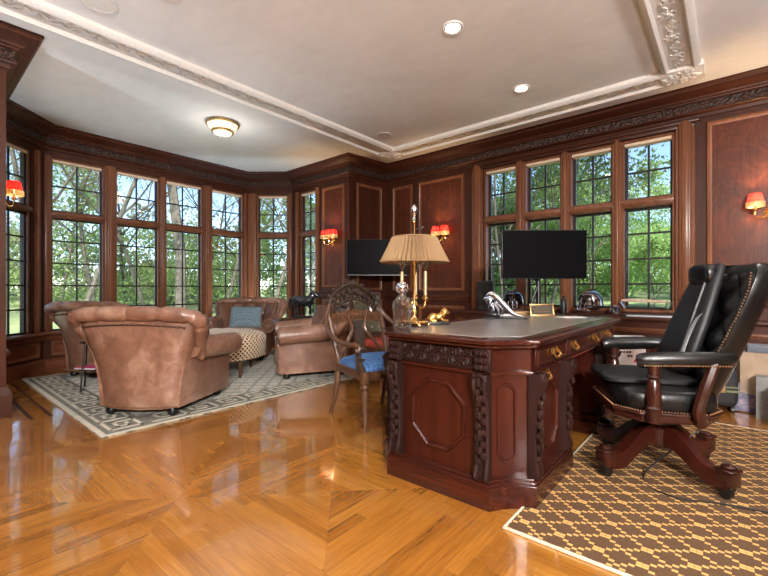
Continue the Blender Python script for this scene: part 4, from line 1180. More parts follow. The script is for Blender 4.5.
t = thing('gilt_animal', 'small gilt animal figure lying on a black base on the desk', 'figurine', (-1.50, 2.315, LZ), math.radians(50))
t.scale = (.74, .74, .8)
b = B(); b.box(-.085, .115, -.04, .04, 0, .024, .004, 2); b.build('base', M['black'], t)
b = B()
b.tube(spline([(-.065, 0, .05), (-.03, 0, .062), (.01, 0, .06), (.045, 0, .07), (.066, 0, .092)], 4), [.02, .026, .031, .033, .034, .033, .031, .03, .03, .031, .032, .032, .031, .03, .028, .026, .024], 10)
b.sph((.085, 0, .104), (.028, .023, .024), 10); b.sph((.108, 0, .098), (.014, .013, .012), 8)
for k in (-1, 1):
    b.sph((.076, k * .018, .126), (.009, .005, .012), 6); b.sph((-.05, k * .022, .045), (.028, .014, .024), 8)
    b.tube([(.04, k * .02, .05), (.06, k * .024, .034), (.105, k * .02, .031)], [.014, .012, .010], 7); b.tube([(-.05, k * .026, .034), (-.01, k * .03, .031)], [.011, .009], 7)
for i in range(20):
    a = i * 2.4; b.sph((.06 + .012 * math.cos(a * 1.7), .024 * math.cos(a), .092 + .026 * math.sin(a)), .010, 6)
b.tube(spline([(-.075, 0, .05), (-.095, .02, .04), (-.07, .035, .032)], 4), .006, 6)
b.build('body', M['gold'], t)

t = thing('silver_sculpture', 'black and silver curved sculpture with a long tail on the desk', 'sculpture', (-1.43, 3.10, LZ), math.radians(12))
b = B(); b.prism([(-.09, -.045), (.05, -.05), (.22, -.02), (.23, .0), (.05, .045), (-.08, .045)], 0, .012, .003); b.sph((-.035, 0, .03), (.06, .04, .03), 12); b.build('base', M['black'], t)
b = B(); b.tube(spline([(.20, 0, .02), (.12, 0, .045), (.05, 0, .11), (-.01, 0, .17), (-.05, 0, .19), (-.085, 0, .165)], 5), [.006, .008, .010, .013, .016, .018, .020, .021, .022, .023, .024, .024, .024, .025, .026, .027, .028, .028, .028, .028, .027, .026, .025, .022, .018, .014], 10, flat=.8); b.build('silver_back', M['chrome'], t)
b = B(); b.sph((-.06, 0, .14), (.038, .034, .05), 12); b.sph((-.035, 0, .085), (.042, .036, .05), 12); b.tube([(-.01, .012, .13), (.03, .018, .075), (.03, .02, .03)], [.026, .02, .016], 8); b.tube([(-.02, -.012, .12), (.015, -.02, .07), (.02, -.022, .03)], [.026, .02, .016], 8); b.sph((-.09, 0, .155), (.024, .02, .02), 8); b.build('figure', M['pewter'], t)

t = thing('desk_plaque', 'gold framed plaque leaning back on the far end of the desk', 'plaque', (-1.26, 3.64, DZ), math.radians(38))
RP = Matrix.Rotation(math.radians(-18), 4, 'X')
b = B(); b.m = Matrix.Translation((0, -.01, .002)) @ RP
for a, c, d, e in ((-.105, .105, 0, .014), (-.105, .105, .096, .11), (-.105, -.091, .014, .096), (.091, .105, .014, .096)): b.box(a, c, -.008, .008, d, e, .003, 2)
b.build('frame', M['aged_brass'], t)
b = B(); b.m = Matrix.Translation((0, -.01, .002)) @ RP; b.box(-.092, .092, -.003, .006, .013, .097); b.build('panel', plain('dark_bronze_plate', (.035, .024, .013), .5, .2), t)
b = B(); b.m = Matrix.Translation((0, -.01, .002)) @ RP
for j, w_ in enumerate((.055, .065, .045)):
    n_ = 7 - j
    for i in range(n_): x = -w_ + 2 * w_ * i / (n_ - 1); b.box(x - .005, x + .005, -.0045, -.002, .035 + j * .02, .043 + j * .02)
b.build('raised_marks', plain('worn_bronze', (.16, .10, .05), .5, .5), t)
b = B(); b.tube([(0, .03, .09), (0, .075, .002)], .005, 6); b.build('prop', M['aged_brass'], t)

t = thing('wooden_bar', 'pale wooden pen tray behind the gold plaque', 'tray', (-1.45, 3.73, DZ), math.radians(38))
b = B(); b.box(-.13, .13, -.035, .035, 0, .03, .006, 2); b.box(-.12, .12, -.025, .025, .030, .036, .003); b.build('body', wood('pale_oak', (.20, .11, .05), (.34, .20, .09), (.46, .29, .15), 0), t)
b = B(); b.tube([(-.10, 0, .042), (.09, .01, .042)], .005, 8); b.build('pen', M['black'], t)
t = thing('paper_sheets', 'loose white papers on the far end of the desk by the plaque', 'paper', (-1.58, 3.55, LZ), .2)
b = B(); b.box(-.14, .14, -.10, .10, 0, .003); b.build('bottom_sheet', M['paper'], t)
b = B(); b.m = Matrix.Rotation(.35, 4, 'Z'); b.box(-.13, .13, -.09, .09, .003, .0055); b.build('top_sheet', M['paper'], t)
t = thing('paper_sheet', 'single white sheet of paper right of the gold plaque on the desk', 'paper', (-1.02, 3.62, LZ), .9)
b = B(); b.box(-.10, .10, -.07, .07, 0, .003); b.build('page', M['paper'], t)
t['label'] = 'single white sheet of paper lying between the gold plaque and the desk edge'

t = thing('monitor', 'wide black computer monitor on an arm at the far end of the desk', 'monitor', (-1.295, 3.775, DZ), YAW)
b = B(); b.box(-.385, .385, -.020, .012, .330, .772, .006, 2); b.box(-.30, .30, .010, .045, .40, .74, .012, 2); b.build('housing', M['black'], t)
b = B(); b.box(-.379, .379, -.0215, -.019, .337, .766); b.build('screen', M['screen'], t)
b = B(); b.tube([(-.02, .07, .01), (-.02, .07, .30), (-.05, .09, .38), (0, .06, .52), (0, .04, .56)], [.022, .022, .024, .024, .022], 10); b.box(-.06, .06, .03, .05, .50, .62, .004); b.tube([(-.02, .07, .28), (-.09, .06, .10), (-.10, .065, .02)], .014, 8); b.build('monitor_arm', M['black_metal'], t)
b = B(); b.prism([(.075 * math.cos(a) - .03, .055 * math.sin(a) + .07) for a in [i * 2 * PI / 20 for i in range(20)]], 0, .015, .004); b.build('stand_base', M['black_metal'], t)

# ------------------------------------------------------------------ things on the window ledge
LG = .733
t = thing('black_speaker', 'upright black loudspeaker box at the left end of the window ledge', 'speaker', (-2.57, 5.22, LG), math.radians(20))
t.scale = (1.08, 1, 1.06)
b = B(); b.box(-.10, .10, -.09, .09, 0, .385, .008, 2); b.build('cabinet', M['black'], t)
b = B(); b.box(-.09, .09, -.097, -.088, .015, .37, .004)
for i in range(14): b.box(-.082, .082, -.1, -.096, .03 + i * .024, .04 + i * .024)
b.build('grille', M['dark_disc'], t)
def helmet(name, label, loc, rz, s, mat):
    t = thing(name, label, 'helmet', loc, rz)
    b = B(); b.m = Matrix.Scale(s, 4)
    # dome open at the face, flared neck guard
    def fn(u, v):
        a = 2 * PI * u; el = PI / 2 - v * (1.95 if math.cos(a) < .35 else 1.95 - 1.05 * min(1, (math.cos(a) - .35) / .25))
        r = math.cos(el) if el > 0 else 1 + .04 * math.sin(-el * 3)
        return (.135 * r * math.cos(a), .115 * r * math.sin(a), .13 + .125 * math.sin(el) if el > 0 else .13 + .13 * math.sin(el))
    b.grid(fn, 40, 14); sh_ = b.build('shell', mat, t, ang=70)
    sm = sh_.modifiers.new('thick', 'SOLIDIFY'); sm.thickness = .006 * s
    b = B(); b.m = Matrix.Scale(s, 4)
    for z, w_ in ((.045, .10), (.085, .112)): b.tube([(.05 + .115 * math.cos(q) - .03, w_ * math.sin(q), z) for q in [-1.25 + .25 * i for i in range(11)]], .006, 6)
    for q in (-.45, 0, .45): b.tube([(.02 + .115 * math.cos(q), .10 * math.sin(q), .045), (.02 + .115 * math.cos(q), .112 * math.sin(q), .085), (.02 + .1 * math.cos(q), .10 * math.sin(q), .125)], .005, 6)
    b.build('face_guard', M['pewter'] if mat is not M['pewter'] else M['chrome'], t)
    b = B(); b.m = Matrix.Scale(s, 4); b.tube([(-.11 * math.cos(q) * 1.02 + .0, 0, .13 + .128 * math.sin(q)) for q in [.1 + .25 * i for i in range(9)]], .007, 6, flat=2.2); b.sph((0, .113, .12), (.02, .008, .02), 8); b.sph((0, -.113, .12), (.02, .008, .02), 8); b.build('crest_band', M['aged_brass'], t)
    return t
helmet('blue_helmet', 'blue-grey metal helmet on the window ledge left of the monitor stand', (-2.17, 5.18, LG), math.radians(-70), 1.12, M['pewter'])
helmet('silver_helmet', 'shiny silver helmet on the window ledge under the third window', (-1.25, 5.20, LG), math.radians(-120), 1.1, M['chrome'])
helmet('miniature_helmet', 'tiny silver helmet to the right of the large silver helmet', (-.99, 5.17, LG), math.radians(-60), .45, M['chrome'])
t = thing('black_bottle', 'slim black bottle on the ledge between the monitor and the silver helmet', 'bottle', (-1.53, 5.15, LG))
b = B(); b.lathe([(0, 0), (.034, 0), (.036, .01), (.036, .14), (.028, .165), (.014, .175), (.014, .19), (0, .19)], 16); b.build('body', M['black'], t)
b = B(); b.lathe([(.017, .188), (.018, .215), (.0, .218)], 12); b.build('cap', M['black_metal'], t)
t = thing('display_stand', 'clear acrylic display stand carrying a long pale wooden piece on the ledge', 'display stand', (-.70, 5.21, LG), 0)
b = B()
b.box(-.22, .22, -.07, .07, 0, .008, .002)
for x in (-.205, .205): b.tube([(x, 0, .008), (x * .96, 0, .05), (x * .93, 0, .10), (x * 1.03, 0, .165)], [.03, .010, .018, .036], 12)
b.build('acrylic_stand', M['acrylic'], t)
b = B(); b.tube(spline([(-.23, 0, .168), (-.1, 0, .172), (.08, 0, .165), (.22, 0, .158)], 5), [.010, .015, .017, .018, .018, .018, .018, .018, .017, .017, .016, .015, .014, .012, .010, .006], 8, flat=.6); b.build('pale_rod', plain('pale_driftwood', (.50, .36, .26), .6, var=.25), t)
t = thing('ledge_folder', 'blue-grey folder lying on the window ledge beneath the display stand edge', 'folder', (-.62, 5.10, LG), math.radians(3))
t['label'] = 'flat blue-grey folder at the front edge of the window ledge'
b = B(); b.box(-.24, .24, -.055, .055, 0, .008, .002); b.box(-.24, .24, -.055, .055, .018, .026, .003); b.build('cover', M['slate'], t)
b = B(); b.box(-.235, .235, -.05, .05, .008, .018); b.build('pages', M['paper'], t)

# ------------------------------------------------------------------ clutter behind the office chair
def carton(name, label, loc, rz, w, d, h, mat, flaps=True, cat='box', lid=None):
    t = thing(name, label, cat, loc, rz)
    b = B(); k = .006
    b.box(-w, w, -d, -d + k, 0, h); b.box(-w, w, d - k, d, 0, h); b.box(-w, -w + k, -d + k, d - k, 0, h); b.box(w - k, w, -d + k, d - k, 0, h); b.box(-w + k, w - k, -d + k, d - k, 0, k)
    if not flaps: b.box(-w + k, w - k, -d + k, d - k, h - k, h)
    b.build('body', mat, t, smooth=False)
    if flaps:
        for sgn in (-1, 1):
            b = B(); b.m = Matrix.Translation((0, sgn * d, h)) @ Matrix.Rotation(-sgn * math.radians(25), 4, 'X')
            b.box(-w, w, min(0, sgn * d * .6), max(0, sgn * d * .6), 0, .005); b.build('flap', mat, t, smooth=False)
    return t
t = carton('cardboard_box', 'large brown cardboard box on the floor behind the swivel chair', (.26, 4.74, 0), math.radians(4), .21, .16, .50, M['card'], False)
b = B(); b.box(-.21, .21, -.025, .025, .5, .502); b.box(-.025, .025, -.1615, -.16, .38, .5); b.build('tape', plain('tan_tape', (.45, .36, .25), .3), t)
t2 = thing('document_tray', 'dark grey tray lying on top of the brown cardboard box', 'tray', (.26, 4.72, .503), math.radians(8))
b = B(); b.box(-.17, .17, -.12, .12, 0, .01); 
for a, c, d, e in ((-.17, .17, -.12, -.11), (-.17, .17, .11, .12), (-.17, -.16, -.11, .11), (.16, .17, -.11, .11)): b.box(a, c, d, e, .009, .05)
b.build('body', M['slate'], t2)
b = B(); b.box(-.15, .15, -.10, .10, .01, .03); b.build('papers', M['paper'], t2)
carton('white_box', 'white carton on the floor at the right edge of the picture', (.36, 4.32, 0), math.radians(-5), .13, .10, .27, M['white'], False)
carton('grey_box', 'narrow grey carton standing between the brown and white boxes', (.20, 4.47, 0), math.radians(-4), .04, .07, .33, plain('grey_card', (.20, .20, .19), .8), False)
t = thing('picture_book', 'dark book with a coloured cover leaning on the brown box', 'book', (.10, 4.55, .0), math.radians(6))
b = B(); b.m = Matrix.Rotation(math.radians(-8), 4, 'X'); b.box(-.075, .075, 0, .022, .012, .24); b.build('pages', M['paper'], t)
cov = MT('painted_cover'); nn_ = cov.noise(cov.obj(), 11, 3); cov.col(cov.ramp(nn_, [(.35, (.03, .025, .06)), (.5, (.12, .10, .18)), (.6, (.35, .22, .18)), (.7, (.05, .04, .08))])); cov.set(rough=.4); 
b = B(); b.m = Matrix.Rotation(math.radians(-8), 4, 'X'); b.box(-.079, .079, -.004, 0, .010, .243); b.box(-.079, .079, .022, .026, .010, .243); b.build('cover', cov.m, t)

t = thing('black_bag', 'black wheeled bag with a buckled strap standing behind the swivel chair', 'bag', (-.08, 4.52, 0), math.radians(12))
b = B(); b.sph((0, 0, .21), (.125, .085, .165), 24, .35, .45); b.build('body', plain('black_nylon', (.012, .012, .014), .7), t)
b = B(); b.box(-.128, .128, -.092, -.084, .17, .19, .003); b.box(-.128, .128, -.091, -.083, .205, .218, .003); b.build('strap', plain('olive_webbing', (.14, .15, .08), .7), t)
b = B(); b.box(-.03, .03, -.10, -.09, .165, .222, .004); b.build('buckle', M['aged_brass'], t)
b = B(); b.tube(spline([(-.07, 0, .37), (-.06, 0, .42), (.06, 0, .42), (.07, 0, .37)], 5), .009, 8); b.build('carry_handle', M['black'], t)
for k in (-1, 1):
    for y in (-.05, .05):
        b = B(); b.cyl((k * .085 - .012, y, .022), (k * .085 + .012, y, .022), .021, n=14); b.cyl((k * .085, y, .02), (k * .085, y, .07), .012); b.build('wheel', M['black'], t)
t = thing('red_bag', 'red and cream paper bag on the floor behind the swivel chair arm', 'bag', (-.33, 4.62, 0), math.radians(15))
b = B(); b.loft([[(-.13, -.06, 0), (.13, -.06, 0), (.13, .06, 0), (-.13, .06, 0)], [(-.13, -.055, .2), (.13, -.055, .2), (.13, .055, .2), (-.13, .055, .2)], [(-.135, -.03, .40), (.135, -.03, .40), (.135, .03, .40), (-.135, .03, .40)]], cap=False); b.f([b.v(p) for p in ((-.13, -.06, 0.002), (.13, -.06, 0.002), (.13, .06, 0.002), (-.13, .06, 0.002))])
b.build('body', M['red'], t)
b = B(); b.loft([[(.02, -.0645, .0), (.132, -.0645, 0), (.132, -.06, 0), (.02, -.06, 0)], [(.06, -.0595, .2), (.132, -.0595, .2), (.132, -.055, .2), (.06, -.055, .2)], [(.03, -.0345, .40), (.137, -.0345, .40), (.137, -.03, .40), (.03, -.03, .40)]]); b.build('cream_side', plain('cream_paper', (.72, .62, .45), .7), t)
t = thing('printed_notice', 'white printed notice standing under the far arm of the swivel chair', 'notice', (-.70, 4.30, 0), math.radians(28))
b = B(); b.box(-.13, .13, 0, .07, 0, .60, .003); b.build('board', M['paper'], t)
b = B()
for j, (z, w0, w1, h) in enumerate(((.565, -.10, .06, .018), (.53, -.10, .09, .018), (.49, -.10, -.02, .022), (.455, -.08, 0, .018), (.42, -.02, .01, .02))):
    x = w0
    while x < w1: b.box(x, x + .018, -.003, 0, z - h / 2, z + h / 2); x += .024
b.build('text_lines', M['ink'], t)
b = B(); b.m = Matrix.Rotation(.5, 4, 'Y'); b.m = Matrix.Translation((.055, 0, .40)) @ b.m; b.box(-.008, .008, -.003, 0, -.04, .04); b.build('red_mark', M['red'], t)

# ------------------------------------------------------------------ wall television
t = thing('television', 'flat black television angled across the panelled corner on a wall bracket', 'television', (-4.12, 4.71, 1.51), YAW)
b = B(); b.box(-.46, .46, -.018, .018, -.275, .275, .005, 2); b.box(-.3, .3, .016, .05, -.2, .18, .01, 2); b.build('housing', M['black'], t)
b = B(); b.box(-.452, .452, -.0195, -.017, -.262, .267); b.build('screen', M['screen'], t)
b = B(); b.box(-.452, .452, -.019, -.016, -.272, -.263); b.build('lower_bezel', plain('grey_bezel', (.12, .12, .13), .35), t)
b = B(); b.box(-.10, .10, .048, .06, -.1, .1, .004); b.tube([(0, .055, 0), (-.13, .17, 0), (-.02, .29, 0)], .022, 8); b.build('wall_arm', M['black_metal'], t)

# ------------------------------------------------------------------ wall sconces
def light(name, kind, loc, energy, color, parent=None, size=.1, spot=None, blend=.6):
    l = bpy.data.lights.new(name, kind); l.energy = energy; l.color = color
    if kind in ('POINT', 'SPOT'): l.shadow_soft_size = size
    if kind == 'SPOT': l.spot_size = spot; l.spot_blend = blend
    o = bpy.data.objects.new(name, l); COL.objects.link(o); o.location = loc
    if parent: o.parent = parent
    return o
WARM = (1, .62, .30)
def sconce(label, loc, rz, arms, e=5.0):
    """local -y points into the room"""
    t = thing('wall_sconce', label, 'wall lamp', loc, rz, 'brass wall sconces with red shades')
    b = B(); b.m = Matrix.Rotation(PI / 2, 4, 'X'); b.lathe([(0, 0), (.038, 0), (.042, .008), (.03, .016), (.018, .022), (.012, .04), (0, .045)], 16); b.m = Matrix.Identity(4)
    b.sph((0, -.012, -.055), (.018, .012, .03), 8); b.sph((0, -.012, .05), (.016, .012, .026), 8); b.build('back_plate', M['brass'], t)
    for x in arms:
        b = B(); b.tube(spline([(0, -.035, 0), (x * .5, -.07, -.055), (x, -.105, -.04), (x, -.11, .015)], 5), .007, 7)
        b.m = Matrix.Translation((x, -.11, 0)); b.lathe([(.006, .0), (.024, .012), (.026, .02), (.012, .026), (.010, .06), (.0, .062)], 12); ar = b.build('lamp_arm', M['brass'], t)
        b = B(); b.m = Matrix.Translation((x, -.11, 0)); b.lathe([(.006, .06), (.012, .075), (.011, .095), (.002, .112)], 10); b.build('bulb', M['bulb'], ar)
        b = B(); b.m = Matrix.Translation((x, -.11, 0)); b.loft([[(r * math.cos(2 * PI * j / 24), r * math.sin(2 * PI * j / 24), z) for j in range(24)] for r, z in ((.064, .088), (.059, .11), (.052, .145), (.047, .172))], cap=False); s_ = b.build('lamp_shade', M['shade_red'], ar)
        b = B(); b.m = Matrix.Translation((x, -.11, 0))
        for i in range(26):
            a = 2 * PI * i / 26; b.cyl(((.063 * math.cos(a)), .063 * math.sin(a), .045), (.063 * math.cos(a), .063 * math.sin(a), .092), .0075, n=5)
        b.build('bead_fringe', M['shade_cream'], ar)
        light('sconce_glow', 'POINT', (x, -.11, .105), e, WARM, t, .012)
    return t
sconce('brass wall sconce with two red shades on the panel left of the desk windows', (-3.33, 5.342, 1.80), 0, (-.075, .085), 8.0)
sconce('brass wall sconce with red shades at the right edge above the swivel chair', (.28, 5.342, 1.76), 0, (-.10, .10), 17.0)
sconce('brass wall sconce with three red shades on the narrow panel beside the bay', (-4.90, 4.54, 1.80), 0, (-.105, 0, .105), 5.0)
sconce('brass wall sconce with a red shade at the near end of the bay', (-4.95, .563, 1.83), math.radians(180), (.0,), 3.0)

# ------------------------------------------------------------------ ceiling fixtures
t = thing('flush_ceiling_lamp', 'round brass ceiling lamp with lit glass panels above the bay', 'ceiling lamp', (-4.79, 2.58, CEIL))
t.scale = (.88, .88, .95)
def ring(bd, r, z, th): bd.tube([(r * math.cos(2 * PI * j / 40), r * math.sin(2 * PI * j / 40), z) for j in range(40)], th, 6, closed=True)
b = B(); b.lathe([(0, 0), (.215, 0), (.215, -.02), (.20, -.025), (0, -.025)], 40); ring(b, .212, -.025, .012); ring(b, .135, -.11, .011); ring(b, .14, -.125, .008)
for i in range(8):
    a = i * PI / 4 + .2; b.tube([(.208 * math.cos(a), .208 * math.sin(a), -.03), (.185 * math.cos(a), .185 * math.sin(a), -.08), (.137 * math.cos(a), .137 * math.sin(a), -.11)], .004, 5)
b.build('brass_frame', M['aged_brass'], t)
b = B(); b.lathe([(.203, -.028), (.18, -.08), (.132, -.108)], 40); b.bm.faces.ensure_lookup_table()
b.build('glass_panels', M['lamp_glass'], t)
b = B(); b.lathe([(.128, -.112), (.115, -.14), (.07, -.155), (.0, -.16)], 32); b.build('lower_bowl', M['lamp_glass'], t)
b = B()
for i in range(20):
    a = i * 2 * PI / 20; b.sph((.142 * math.cos(a), .142 * math.sin(a), -.098), (.008, .008, .014), 6)
b.sph((0, 0, -.165), .012, 8); b.build('gallery_beads', M['aged_brass'], t)
light('bay_lamp_glow', 'POINT', (-4.79, 2.58, CEIL - .36), 4, (1, .95, .86), None, .12)

def can(label, x, y, e):
    t = thing('recessed_light', label, 'ceiling light', (x, y, CEIL), 0, 'recessed ceiling lights')
    b = B(); ring(b, .075, -.002, .009); b.lathe([(.078, 0), (.078, -.004), (.058, -.008), (.058, 0)], 28); b.build('trim_ring', M['white'], t)
    b = B(); b.lathe([(0, -.0045), (.056, -.0045), (.056, -.001), (0, -.001)], 24); b.build('lens', M['downlight'], t)
    light('downlight_beam', 'SPOT', (x, y, CEIL - .03), e, (.96, .98, 1.0), None, .06, math.radians(150), .9)
E_CAN = 14
can('lit recessed ceiling light nearest the camera, above the desk', -1.66, 2.80, E_CAN)
can('lit recessed ceiling light nearer the windows, beyond the first one', -1.63, 4.10, E_CAN)
OFFV = 'added recessed ceiling light outside the picture, brightening the near part of the room'
for x, y in ((-2.95, 1.2), (-2.9, -.3), (-1.65, 1.2), (-1.65, -.3), (.6, 2.6), (.6, 1.2), (.6, 4.0), (.6, -.3)): can(OFFV, x, y, E_CAN)  # extra unseen downlights added to brighten the room

t = thing('ceiling_speaker', 'small round grey ceiling speaker near the corner of the plaster ribs', 'ceiling speaker', (-3.52, 4.17, CEIL))
b = B(); b.lathe([(0, -.001), (.105, -.001), (.11, -.006), (.10, -.010), (.097, -.007), (0, -.006)], 32); b.build('speaker_rim', M['white'], t)
b = B(); b.lathe([(0, -.0055), (.095, -.0065), (.095, -.009), (0, -.010)], 32); b.build('grille', plain('grey_speaker_cloth', srgb(206, 202, 195), .8), t)
t = thing('ceiling_ring', 'large round ceiling speaker cut by the top edge of the picture', 'ceiling speaker', (-3.44, .92, CEIL))
b = B(); b.lathe([(0, -.001), (.115, -.001), (.12, -.006), (.108, -.010), (.104, -.007), (0, -.006)], 32); b.build('speaker_rim', M['white'], t)
b = B(); b.lathe([(0, -.0055), (.10, -.0065), (.10, -.009), (0, -.010)], 32); b.build('grille', M['white'], t)

# added uplights, out of sight, that brighten the ceiling
for x, y, lab, e, sp in ((1.6, -.9, 'added black uplight behind the camera, filling the ceiling', UPW, 150), (2.6, 3.6, 'added black uplight beyond the right edge of the picture', UPW * .7, 150), (-3.6, -1.6, 'added black uplight by the unseen left wall', UPW * .8, 150),
                          (-4.83, 1.76, 'added black uplight hidden between the two nearest armchairs', UPB, 116), (-6.12, 3.72, 'added black uplight hidden in the bay corner behind the armchair with the pillow', UPB * .8, 116)):
    t = thing('added_uplight', lab, 'added lamp', (x, y, .0135 if x < -4.5 and x > -6.1 else 0))
    b = B(); b.lathe([(0, 0), (.07, 0), (.075, .006), (.075, .15), (.07, .155), (.066, .15), (.066, .10), (0, .10)], 20); b.build('housing', M['black_metal'], t)
    b = B(); b.lathe([(0, .101), (.064, .101), (.064, .112), (0, .115)], 20); b.build('lens', M['downlight'], t)
    lo = light('uplight', 'SPOT', (x, y, .19), e, (.74, .90, 1.0), None, .06, math.radians(sp), .9); lo.rotation_euler = (PI, 0, 0)

# added hanging lamp, unseen behind the camera, to brighten the room
t = thing('added_chandelier', 'added brass hanging lamp with lit globes, unseen behind the camera', 'added_chandelier', (1.9, -1.3, CEIL))
b = B(); b.lathe([(0, 0), (.07, 0), (.06, -.03), (.012, -.04), (.012, -.62), (.05, -.66), (.06, -.72), (.02, -.80), (0, -.82)], 16); b.build('stem', M['brass'], t)
for i in range(6):
    a = i * PI / 3; c, s_ = math.cos(a), math.sin(a)
    b = B(); b.tube(spline([(.03 * c, .03 * s_, -.72), (.2 * c, .2 * s_, -.80), (.38 * c, .38 * s_, -.74), (.42 * c, .42 * s_, -.64)], 5), .011, 7); ar = b.build('arm', M['brass'], t)
    b = B(); b.sph((.42 * c, .42 * s_, -.55), .085, 14); b.build('globe', emit('opal_globe_%d' % i, (1, .93, .82), 6), ar)
    light('added_globe_fill', 'POINT', (1.9 + .42 * c, -1.3 + .42 * s_, CEIL - .80), 165, (1, .975, .94), None, .10)  # added fill lights, hung below the globes
# ------------------------------------------------------------------ garden outside
fwd = Vector((-math.sin(YAW), math.cos(YAW), 0)); rgt = Vector((math.cos(YAW), math.sin(YAW), 0))
def at_px(px, d): return fwd * d + rgt * ((px - 384) / 410 * d)
def gz(x, y):
    dist = max(0, max(-6.9 - x, y - 5.7))
    rise = .055 * dist if y - 5.7 > -6.9 - x else .03 * dist
    return -.55 + rise + .25 * noise.noise(Vector((x * .12, y * .12, 0)))
b = B()
def gf(u, v):
    x = -60 + 100 * u; y = -30 + 90 * v
    z = gz(x, y)
    if -9.6 < x < 4 and -3.5 < y < 6: z = -.6
    return (x, y, z)
b.grid(gf, 70, 70)
o = b.build('garden_ground', M['lawn']); o['kind'] = 'structure'

b = B(); b.box(-14.5, -7.1, -1.5, 8.0, -.62, -.42)  # unseen pale slab added to bounce sunlight onto the bay ceiling
o = b.build('bay_bounce_slab', plain('pale_bounce_paving', (.62, .60, .56), .8, var=.12, scale=3)); o['kind'] = 'structure'
b = B(); b.box(-6.5, 3.2, 5.75, 10.5, -.62, -.42)  # second unseen slab, added to throw daylight up through the desk windows
o = b.build('garden_bounce_slab', plain('pale_garden_bounce_paving', (.60, .58, .54), .8, var=.12, scale=3)); o['kind'] = 'structure'

def quads(name, cards, mat, parent=None):
    """leaf cards (centre, size, rnd) as one mesh"""
    vs, fs = [], []
    rnd = random.Random(len(cards))
    for c, s in cards:
        a = Vector((rnd.gauss(0, 1), rnd.gauss(0, 1), rnd.gauss(0, 1)))
        if a.length < 1e-3: continue
        a.normalize(); u = a.orthogonal().normalized(); w = a.cross(u)
        th = rnd.random() * 6.28; u2 = u * math.cos(th) + w * math.sin(th); w2 = a.cross(u2)
        i = len(vs); c = Vector(c)
        vs += [c - u2 * s, c + w2 * s * .42 + a * s * .12, c + u2 * s, c - w2 * s * .42 + a * s * .12]
        fs.append((i, i + 1, i + 2, i + 3))
    me = bpy.data.meshes.new(name); me.from_pydata([tuple(v) for v in vs], [], fs); me.materials.append(mat)
    o = bpy.data.objects.new(name, me); COL.objects.link(o)
    if parent: o.parent = parent
    return o

def tree(name, label, seed, h, leaf, bark, leaf_n, leaf_s, spread=.5, levels=4, start=.25, lean=0.0, thick=1.0):
    rnd = random.Random(seed); t = thing(name, label, 'tree')
    b = B(); ends = []
    def grow(p, d, L, r, lv):
        pts = [p]; q = Vector(p); dd = Vector(d); n = 4
        for i in range(n):
            dd = (dd + Vector((rnd.gauss(0, .13), rnd.gauss(0, .13), rnd.gauss(.04, .08)))).normalized()
            q = q + dd * L / n; pts.append(q.copy())
        b.tube(pts, [lerp(r, r * .55, i / n) for i in range(n + 1)], 7 if lv < 2 else (5 if lv < 3 else 4))
        if lv >= levels - 2: ends.extend([(x, L) for x in pts[1:]])
        if lv >= levels: return
        for k in range(rnd.choice((3, 4)) if lv else 8):
            f = rnd.uniform(start if lv == 0 else .3, 1); i = min(n - 1, int(f * n)); base = pts[i].lerp(pts[i + 1], f * n - i) if f < 1 else pts[-1]
            ax = Vector((rnd.gauss(0, 1), rnd.gauss(0, 1), rnd.gauss(0, .4))).normalized()
            nd = (dd * (1 - spread) + ax * spread + Vector((0, 0, .12))).normalized()
            grow(base, nd, L * rnd.uniform(.42, .66), r * lerp(.62, .38, f) , lv + 1)
    grow(Vector((0, 0, -.3)), Vector((lean, 0, 1)).normalized(), h * .8, h * .0062 * thick, 0)
    b.build('trunk', bark, t)
    if leaf:
        cards = []
        for _ in range(leaf_n):
            p, L = rnd.choice(ends); s = leaf_s * rnd.uniform(.6, 1.3)
            k = .22 * L + .12
            cards.append((p + Vector((rnd.gauss(0, k), rnd.gauss(0, k), rnd.gauss(0, k))), s))
        quads('foliage', cards, leaf, t)
    return t
GB = 'trees beyond the bay windows'; GW = 'trees beyond the desk windows'
LB = 'tall bare-branched tree with pale spring leaves seen through the bay windows'
LW = 'leafy bright green tree seen through the windows behind the desk'
tA = tree('bare_tree', LB, 11, 12, M['leaf_spring'], M['bark'], 4500, .075, .55)
tB_ = tree('bare_tree', LB, 23, 14, M['leaf_spring'], M['bark_pale'], 4200, .075, .5, start=.3)
tC = tree('leafy_tree', LW, 31, 8, M['leaf_bright'], M['bark'], 9000, .12, .62, start=.12)
tD = tree('leafy_tree', LW, 47, 9.5, M['leaf_bright'], M['bark'], 8000, .12, .58, start=.18)
tE = tree('evergreen_tree', 'dark evergreen tree beyond the left part of the desk windows', 53, 9, M['leaf_dark'], M['bark'], 9000, .11, .6, start=.1)
used = set()
def put(src, px, d, rz, s, label=None, group=None):
    p = at_px(px, d); z = gz(p.x, p.y)
    if src.name not in used:
        used.add(src.name); o = src; o.location = (p.x, p.y, z); o.rotation_euler.z = rz
        if group: o['group'] = group
    else: o = copy_tree(src, (p.x, p.y, z), rz, label, group)
    o.scale = (s, s, s); return o
k = tree('bare_tree', 'thick leaning tree trunk close outside the middle bay windows', 61, 15, M['leaf_spring'], M['bark_pale'], 1500, .10, .5, start=.4, lean=.16, thick=2.2)
put(k, 181, 15, YAW, 1.0)
